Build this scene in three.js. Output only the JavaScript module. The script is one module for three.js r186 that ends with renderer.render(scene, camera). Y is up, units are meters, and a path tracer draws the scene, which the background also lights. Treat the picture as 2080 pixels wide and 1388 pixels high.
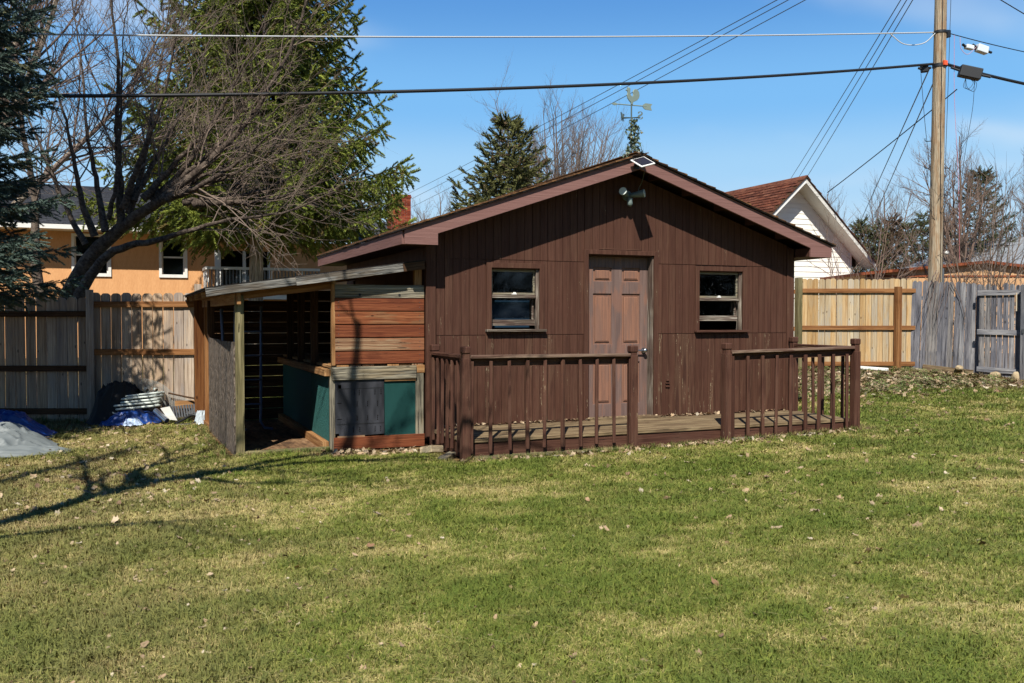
import * as THREE from 'three';
import { mergeGeometries } from 'three/addons/utils/BufferGeometryUtils.js';
import { RoundedBoxGeometry } from 'three/addons/geometries/RoundedBoxGeometry.js';
import { FontLoader } from 'three/addons/loaders/FontLoader.js';
import { TextGeometry } from 'three/addons/geometries/TextGeometry.js';

// ---------------------------------------------------------------- camera, sky, sun, exposure
const V3 = (x, y, z) => new THREE.Vector3(x, y, z);
const scene = new THREE.Scene();
const camera = new THREE.PerspectiveCamera(41.13, 1024 / 683, 0.1, 900);
camera.position.set(0, 1.5, 0);
{ const a = 22.86 * Math.PI / 180, p = Math.atan(49 / 1850);
  camera.lookAt(Math.sin(a) * Math.cos(p), 1.5 - Math.sin(p), -Math.cos(a) * Math.cos(p)); }
const SUN = V3(-0.57, 1.32, 1).normalize();
const renderer = new THREE.WebGLRenderer({ antialias: true });
renderer.setSize(1024, 683);
renderer.toneMapping = THREE.LinearToneMapping;
renderer.toneMappingExposure = 1.6;
renderer.shadowMap.enabled = true;
const sun = new THREE.DirectionalLight(new THREE.Color(1, 0.95, 0.86), 5);
sun.position.copy(SUN).multiplyScalar(60).add(V3(6, 0, -12));
sun.target.position.set(6, 0, -12);
sun.castShadow = true; sun.shadow.radius = 1;
Object.assign(sun.shadow.camera, { left: -30, right: 30, top: 30, bottom: -30, near: 1, far: 140 });
sun.shadow.mapSize.set(4096, 4096);
scene.add(sun, sun.target);

// ---------------------------------------------------------------- noise and random
function rng(s) { return () => { s |= 0; s = s + 0x6D2B79F5 | 0; let t = Math.imul(s ^ s >>> 15, 1 | s); t = t + Math.imul(t ^ t >>> 7, 61 | t) ^ t; return ((t ^ t >>> 14) >>> 0) / 4294967296; }; }
const R = rng(7);
const rr = (a, b) => a + (b - a) * R();
function hash(x, y, s) { let h = Math.imul(x, 374761393) ^ Math.imul(y, 668265263) ^ Math.imul(s, 2147483647 - 1013); h = Math.imul(h ^ h >>> 13, 1274126177); return ((h ^ h >>> 16) >>> 0) / 4294967296; }
function vn(x, y, s = 0, px = 1 << 20, py = 1 << 20) {
  const ix = Math.floor(x), iy = Math.floor(y); let fx = x - ix, fy = y - iy; fx = fx * fx * (3 - 2 * fx); fy = fy * fy * (3 - 2 * fy);
  const m = (a, p) => ((a % p) + p) % p, x0 = m(ix, px), x1 = m(ix + 1, px), y0 = m(iy, py), y1 = m(iy + 1, py);
  const a = hash(x0, y0, s), b = hash(x1, y0, s), c = hash(x0, y1, s), d = hash(x1, y1, s);
  return a + (b - a) * fx + (c - a) * fy + (a - b - c + d) * fx * fy;
}
const fbm = (x, y, s = 0, o = 4) => { let v = 0, a = .5, t = 0; for (let i = 0; i < o; i++) { v += a * vn(x, y, s + i); t += a; a *= .5; x = x * 2.03 + 11; y = y * 2.03 + 7; } return v / t; };
const clamp = (x, a = 0, b = 1) => Math.min(b, Math.max(a, x));
const sst = (a, b, x) => { x = clamp((x - a) / (b - a)); return x * x * (3 - 2 * x); };
const mix3 = (a, b, t) => [a[0] + (b[0] - a[0]) * t, a[1] + (b[1] - a[1]) * t, a[2] + (b[2] - a[2]) * t];

// ---------------------------------------------------------------- sky
{
  const W = 1024, H = 512, d = new Float32Array(W * H * 4);
  const stops = [[-90, .06, .07, .05], [-4, .14, .17, .18], [0, .29, .41, .54], [5, .325, .465, .585], [9, .235, .41, .59], [13, .135, .325, .575], [20, .068, .203, .46], [40, .03, .10, .26], [90, .015, .055, .16]];
  for (let j = 0; j < H; j++) {
    const el = ((j + .5) / H - .5) * 180; let k = 0; while (k < stops.length - 2 && el > stops[k + 1][0]) k++;
    const A = stops[k], B = stops[k + 1], t = sst(0, 1, (el - A[0]) / (B[0] - A[0]));
    for (let i = 0; i < W; i++) {
      const az = ((i + .5) / W - .5) * 2 * Math.PI, e = el * Math.PI / 180, y = Math.sin(e), x = Math.cos(e) * Math.cos(az), z = Math.cos(e) * Math.sin(az);
      let c = mix3(A.slice(1), B.slice(1), t);
      if (el > 0) {
        const s = 1 / (y + .12), n = fbm(x * s * 1.1 + 3, z * s * 2.6 + 9, 31, 5);
        const w = sst(.52, .80, n) * .42 * sst(34, 14, el) + sst(.45, .62, fbm(az * 4.2 + 2, el * .32, 77, 4)) * .62 * sst(.5, 4, el) * sst(9.5, 6, el);
        c = mix3(c, [.46, .53, .60], clamp(w, 0, .7));
      }
      d.set([...c, 1], (j * W + i) * 4);
    }
  }
  const sky = new THREE.DataTexture(d, W, H, THREE.RGBAFormat, THREE.FloatType);
  sky.mapping = THREE.EquirectangularReflectionMapping; sky.magFilter = sky.minFilter = THREE.LinearFilter; sky.wrapS = THREE.RepeatWrapping; sky.needsUpdate = true;
  scene.background = sky; scene.environment = sky;
}

// ---------------------------------------------------------------- textures and materials
function dataTex(W, H, fn, srgb = true) {
  const d = new Uint8Array(W * H * 4);
  for (let j = 0; j < H; j++) for (let i = 0; i < W; i++) { const c = fn(i, j), k = (j * W + i) * 4; d[k] = clamp(c[0], 0, 255); d[k + 1] = clamp(c[1], 0, 255); d[k + 2] = clamp(c[2], 0, 255); d[k + 3] = 255; }
  const t = new THREE.DataTexture(d, W, H); t.wrapS = t.wrapT = THREE.RepeatWrapping; t.magFilter = THREE.LinearFilter; t.minFilter = THREE.LinearFilter;
  if (srgb) t.colorSpace = THREE.SRGBColorSpace; t.needsUpdate = true; return t;
}
// wood: a tile of 0.5 m across the grain by 2 m along it
function wood(seed, c0, c1, c2, o = {}) {
  const W = 256, H = 1024, q = rng(seed * 31 + 5), g = new Float32Array(W * H);
  const knots = []; for (let k = 0; k < (o.knots || 0); k++) knots.push([q() * W, q() * H, 3 + q() * 5, q()]);
  const near = (a, b, p) => { let d = a - b; if (d > p / 2) d -= p; if (d < -p / 2) d += p; return d; };
  const col = dataTex(W, H, (i, j) => {
    const x = i / W, y = j / H; let kx = 0, kd = 0, ring = 0;
    for (const [a, b, r] of knots) { const dx = near(i, a, W), dy = near(j, b, H) * .45, l = Math.hypot(dx, dy); kx += Math.sign(dx) * 7 * Math.exp(-l / (r * 2.2)); if (l < r) kd = Math.max(kd, 1 - (l / r) ** 3); if (l < r * 2.4) ring += .3 * Math.sin(l * 1.6) * (1 - l / (r * 2.4)); }
    const w = (vn(x * 4, y * 4, seed, 4, 4) - .5) * (o.wave || .04) + kx / W;
    const u = x + w;
    let t = .42 * vn(u * 48, y * 5, seed + 1, 48, 5) + .3 * vn(u * 16, y * 3, seed + 2, 16, 3) + .28 * vn(u * 128, y * 24, seed + 3, 128, 24);
    t = clamp((t - .5) * (o.contrast || 1.5) + .5 + ring * .5);
    let c = t < .5 ? mix3(c0, c1, t * 2) : mix3(c1, c2, t * 2 - 1);
    if (o.patch) { const m = sst(.48, .68, .6 * vn(u * 6, y * 7, seed + 5, 6, 7) + .4 * vn(u * 30, y * 14, seed + 6, 30, 14)); c = mix3(c, o.patch, m * (o.patchAmt || .6)); }
    if (o.crack) { const m = vn(u * 90, y * 6, seed + 8, 90, 6); if (m > .93) { c = mix3(c, c0.map(v => v * .45), .8); t -= .5; } }
    if (o.peel) {
      const m = .5 * vn(x * 70, y * 22, seed + 9, 70, 22) + .3 * vn(x * 10, y * 6, seed + 10, 10, 6) + .2 * vn(x * 200, y * 160, seed + 11, 200, 160);
      if (m > o.peelAt) { c = mix3(c, o.peel, sst(o.peelAt, o.peelAt + .05, m) * .85); t -= .35; }
    }
    if (kd > 0) { c = mix3(c, c0.map(v => v * .6), kd * .8); }
    const n = (hash(i, j, seed + 20) - .5) * (o.grain ?? 10);
    g[j * W + i] = t; return [c[0] + n, c[1] + n, c[2] + n];
  });
  const bump = dataTex(W, H, (i, j) => { const v = g[j * W + i] * 255; return [v, v, v]; }, false);
  return new THREE.MeshPhysicalMaterial({ map: col, bumpMap: bump, bumpScale: o.bump ?? .003, roughness: o.rough ?? .85, specularIntensity: .35 });
}
// speckled: a tile of 1 m
function speck(seed, cols, o = {}) {
  const W = o.size || 256, f = o.freq || 16, h = new Float32Array(W * W);
  const map = dataTex(W, W, (i, j) => { const x = i / W, y = j / W; let t = .45 * vn(x * f, y * f, seed, f, f) + .3 * vn(x * f * 3, y * f * 3, seed + 1, f * 3, f * 3) + .25 * vn(x * 4, y * 4, seed + 2, 4, 4); t = clamp((t - .5) * (o.contrast || 1.6) + .5); h[j * W + i] = t; const n = (hash(i, j, seed) - .5) * (o.grain ?? 14); const k = t * (cols.length - 1), a = Math.min(cols.length - 2, Math.floor(k)); const c = mix3(cols[a], cols[a + 1], k - a); return [c[0] + n, c[1] + n, c[2] + n]; });
  const bump = dataTex(W, W, (i, j) => { const v = h[j * W + i] * 200 + hash(i, j, seed + 9) * 55; return [v, v, v]; }, false);
  return new THREE.MeshPhysicalMaterial({ specularIntensity: .4, map, bumpMap: bump, bumpScale: o.bump ?? .003, roughness: o.rough ?? .9, metalness: o.metal ?? 0 });
}
const plain = (hex, rough = .7, metal = 0) => new THREE.MeshStandardMaterial({ color: hex, roughness: rough, metalness: metal });
const tint = (m, hex) => { const c = m.clone(); c.color = m.color.clone().multiply(new THREE.Color(hex)); return c; };
const variants = (m, list) => list.map(h => tint(m, h));
const pick = a => a[Math.floor(R() * a.length)];

const M = {};
M.brown = wood(1, [80, 48, 42], [98, 62, 55], [112, 74, 66], { contrast: 1.15, patch: [122, 92, 80], patchAmt: .14, peel: [176, 158, 142], peelAt: .875, bump: .003, rough: .72 });
M.brownWorn = wood(2, [76, 46, 40], [96, 61, 54], [112, 75, 66], { contrast: 1.25, patch: [124, 94, 82], patchAmt: .2, peel: [178, 160, 142], peelAt: .82, bump: .003, rough: .75 });
M.brownBase = wood(25, [74, 46, 40], [96, 62, 54], [114, 78, 68], { contrast: 1.6, patch: [126, 98, 84], patchAmt: .3, peel: [186, 168, 148], peelAt: .76, rough: .78 });
M.railTop = wood(23, [84, 62, 50], [130, 106, 90], [164, 142, 122], { contrast: 1.8, crack: 1, patch: [96, 66, 56], patchAmt: .6, bump: .004 });
M.greyboard = wood(24, [62, 61, 60], [120, 118, 113], [176, 172, 163], { contrast: 2.3, crack: 1, knots: 1, patch: [92, 78, 62], patchAmt: .5, bump: .006 });
M.brownRail = wood(3, [70, 42, 37], [93, 60, 53], [110, 75, 66], { contrast: 1.5, peel: [168, 146, 126], peelAt: .79, patch: [112, 82, 72], patchAmt: .4, rough: .75, crack: 1 });
M.trim = wood(4, [116, 84, 80], [128, 95, 91], [138, 105, 100], { contrast: 1, peel: [150, 125, 118], peelAt: .84, rough: .7 });
M.weathered = wood(5, [80, 78, 74], [142, 138, 128], [186, 180, 164], { contrast: 2, patch: [150, 128, 96], patchAmt: .35, crack: 1, knots: 3, bump: .006 });
M.peeled = wood(6, [84, 72, 62], [140, 128, 114], [196, 188, 174], { contrast: 2.2, patch: [86, 66, 58], patchAmt: .6, crack: 1, bump: .006 });
M.cedar = wood(7, [104, 54, 34], [148, 84, 54], [176, 110, 74], { contrast: 1.5, patch: [150, 118, 88], patchAmt: .45, crack: 1, knots: 2 });
M.cedarRed = wood(8, [104, 46, 30], [144, 72, 46], [164, 92, 60], { contrast: 1.4, patch: [110, 52, 34], patchAmt: .5, crack: 1, knots: 1 });
M.cedarPale = wood(9, [110, 72, 50], [158, 122, 92], [186, 160, 126], { contrast: 1.7, patch: [156, 92, 60], patchAmt: .6, crack: 1, knots: 2 });
M.tan = wood(10, [136, 92, 54], [180, 134, 88], [204, 164, 116], { contrast: 1.5, knots: 2, crack: 1 });
M.post = wood(11, [92, 86, 58], [134, 124, 88], [164, 152, 116], { contrast: 1.7, crack: 1, knots: 1 });
M.fence = wood(12, [112, 94, 78], [150, 132, 114], [176, 158, 138], { contrast: 1.3, knots: 3, patch: [132, 122, 114], patchAmt: .5 });
M.fenceTan = wood(13, [150, 116, 76], [184, 158, 120], [206, 184, 148], { contrast: 1.3, knots: 3, patch: [170, 158, 140], patchAmt: .5 });
M.fenceGrey = wood(14, [84, 84, 88], [134, 133, 136], [168, 166, 166], { contrast: 1.9, knots: 2, crack: 1, patch: [112, 114, 122], patchAmt: .5, bump: .005 });
M.rail = wood(15, [110, 68, 38], [156, 108, 66], [180, 132, 86], { contrast: 1.5, knots: 2 });
M.deck = wood(16, [96, 82, 64], [146, 128, 102], [182, 164, 134], { contrast: 1.9, crack: 1, patch: [112, 92, 74], patchAmt: .6, knots: 1, bump: .005 });
M.ply = wood(17, [74, 62, 54], [116, 100, 88], [158, 140, 124], { contrast: 2.4, wave: .22, crack: 1, bump: .006 });
{ const h = (i, j) => { const x = i / 256, y = j / 1024, n = .6 * vn(x * 4, y * 5, 91, 4, 5) + .3 * vn(x * 9, y * 14, 92, 9, 14) + .1 * vn(x * 40, y * 60, 93, 40, 60); return .5 + .5 * Math.sin(n * 46) * (.55 + .45 * vn(x * 6, y * 6, 94, 6, 6)) + (vn(x * 120, y * 20, 95, 120, 20) - .5) * .35; };
  M.ply.map = dataTex(256, 1024, (i, j) => { const t = clamp(h(i, j)), d = vn(i / 256 * 3, j / 1024 * 3, 96, 3, 3); return mix3(mix3([84, 70, 60], [70, 66, 64], d), mix3([170, 152, 134], [148, 138, 128], d), t); }); M.ply.bumpMap = dataTex(256, 1024, (i, j) => { const v = clamp(h(i, j)) * 255; return [v, v, v]; }, false); }
M.darkwood = wood(18, [62, 44, 32], [92, 66, 46], [118, 88, 62], { contrast: 1.5, knots: 2, crack: 1 });
M.pole = wood(19, [112, 94, 72], [164, 144, 116], [192, 176, 150], { contrast: 1.7, crack: 1, patch: [150, 112, 78], patchAmt: .45, bump: .008 });
M.door = wood(20, [104, 84, 78], [126, 104, 97], [144, 120, 110], { contrast: 1.1, patch: [170, 116, 92], patchAmt: .4, rough: .6, bump: .0015 });
M.doorPanel = wood(21, [126, 96, 84], [156, 114, 94], [172, 126, 102], { contrast: 1.1, patch: [130, 104, 94], patchAmt: .4, rough: .6, bump: .0015 });
M.shingle = speck(40, [[58, 44, 34], [104, 74, 48], [140, 104, 66]], { freq: 24, bump: .004 });
M.shingleRed = speck(41, [[74, 38, 28], [112, 62, 46], [138, 84, 64]], { freq: 24, bump: .003 });
M.shingleGrey = speck(42, [[40, 41, 45], [58, 60, 66], [76, 78, 84]], { freq: 24, bump: .003 });
M.tar = speck(43, [[22, 20, 19], [38, 34, 31]], { freq: 20 });
M.stucco = speck(44, [[206, 138, 84], [216, 148, 92], [224, 158, 102]], { freq: 20, bump: .004, contrast: 1.2, grain: 6 });
M.vinyl = speck(45, [[226, 223, 212], [234, 231, 220], [240, 238, 228]], { freq: 6, bump: .0005, grain: 3, rough: .5 });
M.white = speck(46, [[214, 213, 208], [228, 227, 222]], { freq: 12, bump: .001, grain: 5, rough: .6 });
M.whitePeel = wood(22, [196, 194, 186], [222, 220, 212], [234, 232, 226], { contrast: 1, peel: [96, 92, 84], peelAt: .66 });
M.brick = speck(47, [[122, 58, 40], [158, 82, 58], [180, 104, 76]], { freq: 20 });
M.mortar = speck(48, [[150, 140, 126], [176, 166, 150]], { freq: 20 });
M.peach = speck(49, [[208, 160, 116], [222, 178, 134], [228, 188, 148]], { freq: 5, grain: 6, bump: .001 });
M.rust = speck(50, [[92, 46, 28], [132, 72, 46], [158, 96, 66]], { freq: 14 });
M.glass = new THREE.MeshPhysicalMaterial({ color: 0xb9c8cc, transmission: 1, thickness: 0, roughness: .05, ior: 1.5 });
M.dark = plain(0x171614, .8);
M.black = plain(0x131416, .55);
M.metal = plain(0xb8bcc0, .28, 1);
M.steel = plain(0x6d7276, .5, .8);
M.bark = speck(51, [[56, 46, 40], [92, 80, 70], [122, 110, 98]], { freq: 22, bump: .012 });
M.barkGrey = speck(52, [[84, 74, 64], [124, 112, 98], [150, 138, 122]], { freq: 22, bump: .012 });
M.twig = plain(0x6b5c50, .9); M.twigDark = plain(0x5a4a42, .9); M.twigFar = plain(0x66584f, .9); M.twigRed = plain(0x6e5a4e, .9);
M.stucco = speck(44, [[188, 138, 94], [198, 148, 102], [206, 157, 111]], { freq: 20, bump: .004, contrast: 1.2, grain: 6 });
M.rock = speck(53, [[150, 132, 108], [192, 176, 150], [214, 202, 180]], { freq: 10, bump: .01 });

const tone = { bark: .68, brown: [.53, .575, .465], brownWorn: [.55, .595, .48], brownBase: [.57, .61, .50], brownRail: [.58, .60, .50], railTop: .6, greyboard: .62, trim: [.80, .78, .74], weathered: [.60, .57, .50], peeled: .66, cedar: [.60, .64, .60], cedarRed: [.53, .66, .64], cedarPale: .62, tan: .66, post: .62, fence: [1.18, 1.24, 1.30], fenceTan: [.86, .95, 1.10], fenceGrey: .68, rail: .62, deck: [.58, .555, .50], ply: .6, darkwood: .48, pole: [.84, .88, .94], door: .62, doorPanel: .62, shingle: .8, shingleRed: [.74, .88, .86], brick: .72, mortar: .75, vinyl: .9, white: .88, whitePeel: .76, peach: .66, rust: .8, rock: [.6, .56, .48] };
for (const k in tone) { const t = tone[k]; Array.isArray(t) ? M[k].color.setRGB(...t) : M[k].color.setScalar(t); }
// ---------------------------------------------------------------- geometry helpers
function uvbox(g, grain = 'y', scaleU = .5, scaleV = 2, rand = true) {
  if (g.index) g = g.toNonIndexed();
  const p = g.attributes.position, n = p.count, uv = new Float32Array(n * 2), a = V3(), b = V3(), c = V3(), e = V3(), ou = rand ? R() : 0, ov = rand ? R() : 0;
  const gi = 'xyz'.indexOf(grain);
  for (let i = 0; i < n; i += 3) {
    a.fromBufferAttribute(p, i); b.fromBufferAttribute(p, i + 1); c.fromBufferAttribute(p, i + 2);
    e.copy(b).sub(a).cross(c.clone().sub(a)); const q = [Math.abs(e.x), Math.abs(e.y), Math.abs(e.z)];
    let k = q[0] > q[1] && q[0] > q[2] ? 0 : q[1] > q[2] ? 1 : 2; const others = [0, 1, 2].filter(v => v !== k);
    let vI = others.includes(gi) ? gi : others[1], uI = others.find(v => v !== vI);
    [a, b, c].forEach((w, m) => { uv[(i + m) * 2] = w.getComponent(uI) / scaleU + ou; uv[(i + m) * 2 + 1] = w.getComponent(vI) / scaleV + ov; });
  }
  g.setAttribute('uv', new THREE.BufferAttribute(uv, 2)); return g;
}
// axis-aligned box from min to max corner
function box(x0, x1, y0, y1, z0, z1, grain) {
  const w = Math.abs(x1 - x0), h = Math.abs(y1 - y0), d = Math.abs(z1 - z0);
  grain ||= w >= h && w >= d ? 'x' : h >= d ? 'y' : 'z';
  const g = uvbox(new THREE.BoxGeometry(w, h, d), grain); g.translate((x0 + x1) / 2, (y0 + y1) / 2, (z0 + z1) / 2); return g;
}
function rbox(x0, x1, y0, y1, z0, z1, r = .006, grain) {
  const w = Math.abs(x1 - x0), h = Math.abs(y1 - y0), d = Math.abs(z1 - z0); grain ||= w >= h && w >= d ? 'x' : h >= d ? 'y' : 'z';
  const s = new RoundedBoxGeometry(w, h, d, 1, Math.min(r, w / 3, h / 3, d / 3)); const g = uvbox(s, grain); g.translate((x0 + x1) / 2, (y0 + y1) / 2, (z0 + z1) / 2); return g;
}
// bar between two points, w across (horizontal), h in the other direction
const _q = new THREE.Quaternion(), _m = new THREE.Matrix4();
function bar(a, b, w, h, round = 0) {
  a = V3(...a); b = V3(...b); const l = a.distanceTo(b), d = b.clone().sub(a).normalize();
  let g = uvbox(round ? new RoundedBoxGeometry(w, h, l, 1, round) : new THREE.BoxGeometry(w, h, l), 'z');
  let x = V3(0, 1, 0).cross(d); if (x.lengthSq() < 1e-6) x.set(1, 0, 0); x.normalize(); const y = d.clone().cross(x);
  g.applyMatrix4(new THREE.Matrix4().makeBasis(x, y, d).setPosition(a.add(b).multiplyScalar(.5))); return g;
}
// polygon in XY (with holes) pushed from z0 to z1
function prism(pts, z0, z1, grain = 'y', holes = [], bevel = 0) {
  const s = new THREE.Shape(pts.map(p => new THREE.Vector2(...p))); for (const h of holes) s.holes.push(new THREE.Path(h.map(p => new THREE.Vector2(...p))));
  const g = new THREE.ExtrudeGeometry(s, { depth: z1 - z0 - 2 * bevel, bevelEnabled: bevel > 0, bevelSize: bevel, bevelOffset: -bevel, bevelThickness: bevel, bevelSegments: 1, curveSegments: 10 });
  g.translate(0, 0, z0 + bevel); return uvbox(g, grain);
}
const rect = (x0, x1, y0, y1) => [[x0, y0], [x1, y0], [x1, y1], [x0, y1]];
function tube(pts, r, sides = 6, seg = 0, closed = false) {
  const c = pts.length > 2 ? new THREE.CatmullRomCurve3(pts.map(p => V3(...p)), closed) : new THREE.LineCurve3(V3(...pts[0]), V3(...pts[1]));
  return new THREE.TubeGeometry(c, seg || Math.max(1, (pts.length - 1) * 5), r, sides, closed);
}
const merge = l => mergeGeometries(l.map(g => g.index ? g.toNonIndexed() : g).map(g => { for (const k of Object.keys(g.attributes)) if (!['position', 'normal', 'uv'].includes(k)) g.deleteAttribute(k); return g; }));

const taken = {}, bases = new WeakMap();
function numbered(n) { const k = taken[n] = (taken[n] ?? -1) + 1; return k ? n + '_' + String(k).padStart(3, '0') : n; }
function info(o, label, category, group, kind) { if (label) o.userData.label = label; if (category) o.userData.category = category; if (group) o.userData.group = group; if (kind) o.userData.kind = kind; return o; }
function thing(name, label, category, base, group) { const o = new THREE.Group(); o.name = numbered(name); o.position.set(...base); bases.set(o, V3(...base)); scene.add(o); return info(o, label, category, group); }
function part(parent, name, g, m, label) {
  const b = bases.get(parent); g.translate(-b.x, -b.y, -b.z);
  const o = new THREE.Mesh(g, m); o.name = name; o.castShadow = o.receiveShadow = true; bases.set(o, b); parent.add(o); if (label) o.userData.label = label; return o;
}
function single(name, g, m, label, category, base, group) { const o = new THREE.Mesh(g, m); o.name = numbered(name); g.translate(-base[0], -base[1], -base[2]); o.position.set(...base); o.castShadow = o.receiveShadow = true; scene.add(o); bases.set(o, V3(...base)); return info(o, label, category, group); }
function structure(name, g, m) { const o = new THREE.Mesh(g, m); o.name = name; o.receiveShadow = o.castShadow = true; o.userData.kind = 'structure'; scene.add(o); return o; }
function instanced(parent, name, g, m, mats, cols) {
  const o = new THREE.InstancedMesh(g, m, mats.length); o.name = name; o.userData.kind = 'stuff'; o.castShadow = o.receiveShadow = true;
  const b = parent === scene ? V3(0, 0, 0) : bases.get(parent), c = new THREE.Color(), t = new THREE.Matrix4().makeTranslation(-b.x, -b.y, -b.z);
  mats.forEach((k, i) => { o.setMatrixAt(i, t.clone().multiply(k)); if (cols) o.setColorAt(i, c.setRGB(...cols[i])); }); parent.add(o); return o;
}

// ---------------------------------------------------------------- ground
const hills = (x, z) => .016 * Math.max(0, x - 4) * sst(30, 18, x) + .052 * Math.max(0, -z - 9.2) * sst(6, 11, x) * sst(-30, -15, z) ;
const ground = (x, z) => hills(x, z) + (fbm(x * .7, z * .7, 5, 2) - .5) * .05 * sst(2.4, 4.5, Math.hypot(x, z));
const inside = (x, z, e = 0) => (x > 3.1 - e && x < 8.56 + e && z < -8.78 + e && z > -14.4) || (x > .98 - e && x < 3.2 && z < -10.04 + e && z > -13.8);
const dirtAt = (x, z) => {
  const n = fbm(x * 2.2, z * 2.2, 61, 3);
  let d = .75 * sst(.9, .1, Math.hypot((x + .35) / 1.1, (z + 9.2) / .8)) ;
  d = Math.max(d, .9 * sst(-13.2, -14.2, z + .42 * x * (x < 1.5 ? 1 : 0)) * (x < 1.2 ? 1 : 0));
  d = Math.max(d, sst(.30, .06, Math.max(1.9 - x, x - 3.4, Math.abs(z + 9.85) - .12)));
  d = Math.max(d, .8 * sst(.34, .05, inside(x, z, .14) ? .0 : .4));
  d = Math.max(d, .75 * sst(11.6, 13.2, x - .5 * (z + 13)) * sst(-10.5, -11.5, z));
  d = Math.max(d, .65 * sst(9, 10.2, x) * sst(-11.6, -13, z));
  d = Math.max(d, .55 * sst(1.9, -.4, x));
  return clamp(d + (n - .5) * .8 * (d > .05 ? 1 : .5));
};
const lush = [[3.0, -3.55, .26], [1.7, -4.6, .2], [4.6, -5.2, .3], [2.3, -6.8, .3], [6.2, -6.4, .35], [5.0, -3.8, .22], [3.6, -8.3, .4], [7.6, -8.0, .4]];
const strawAt = (x, z) => clamp(-.45 * Math.max(...lush.map(([a, b, c]) => sst(c, c * .3, Math.hypot(x - a, z - b)))) + .435 + (fbm(x * .75 + 4, z * 1.1, 62, 3) - .5) * 1.25 + (fbm(x * 3.3, z * 4.1, 63, 3) - .5) * 1.25 + .06 * sst(2, -1, x));
{
  const xs = [], zs = []; for (let x = -300; x < -12; x += 24) xs.push(x); for (let x = -12; x < 24; x += .2) xs.push(x); for (let x = 24; x <= 420; x += 24) xs.push(x);
  for (let z = -420; z < -32; z += 20) zs.push(z); for (let z = -32; z < -18; z += 2) zs.push(z); for (let z = -18; z < 4; z += .2) zs.push(z); for (let z = 4; z <= 240; z += 20) zs.push(z);
  const P = [], U = [], I = [], n = xs.length;
  for (const z of zs) for (const x of xs) { P.push(x, ground(x, z) - (inside(x, z, -.2) ? .03 : 0), z); U.push((x + 6) / 24, (z + 18) / 24); }
  for (let j = 0; j < zs.length - 1; j++) for (let i = 0; i < n - 1; i++) { const a = j * n + i; I.push(a, a + n, a + 1, a + 1, a + n, a + n + 1); }
  const g = new THREE.BufferGeometry(); g.setAttribute('position', new THREE.Float32BufferAttribute(P, 3)); g.setAttribute('uv', new THREE.Float32BufferAttribute(U, 2)); g.setIndex(I); g.computeVertexNormals();
  const N = 2048, bump = new Uint8Array(N * N * 4);
  const map = dataTex(N, N, (i, j) => {
    const x = i / N * 24 - 6, z = j / N * 24 - 18, d = dirtAt(x, z), s = strawAt(x, z), f = hash(i, j, 3), k = vn(i * .22, j * .22, 4);
    const mottle = .72 + .5 * k + (f - .5) * .3; let c = mix3([88, 88, 44], [150, 136, 82], clamp(s + (f - .5) * .3));  // noise varies the brightness of grass and soil
    c = mix3(c, mix3([92, 68, 48], [132, 100, 72], k), d); const o = (j * N + i) * 4, b = 255 * (.5 * k + .5 * f); bump[o] = bump[o + 1] = bump[o + 2] = b; bump[o + 3] = 255; return c.map(v => v * mottle * .86);
  });
  const bt = new THREE.DataTexture(bump, N, N); bt.wrapS = bt.wrapT = THREE.RepeatWrapping; bt.magFilter = THREE.LinearFilter; bt.needsUpdate = true;
  structure('lawn', g, new THREE.MeshPhysicalMaterial({ map, bumpMap: bt, bumpScale: .02, roughness: 1, specularIntensity: .2 }));
}

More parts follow.
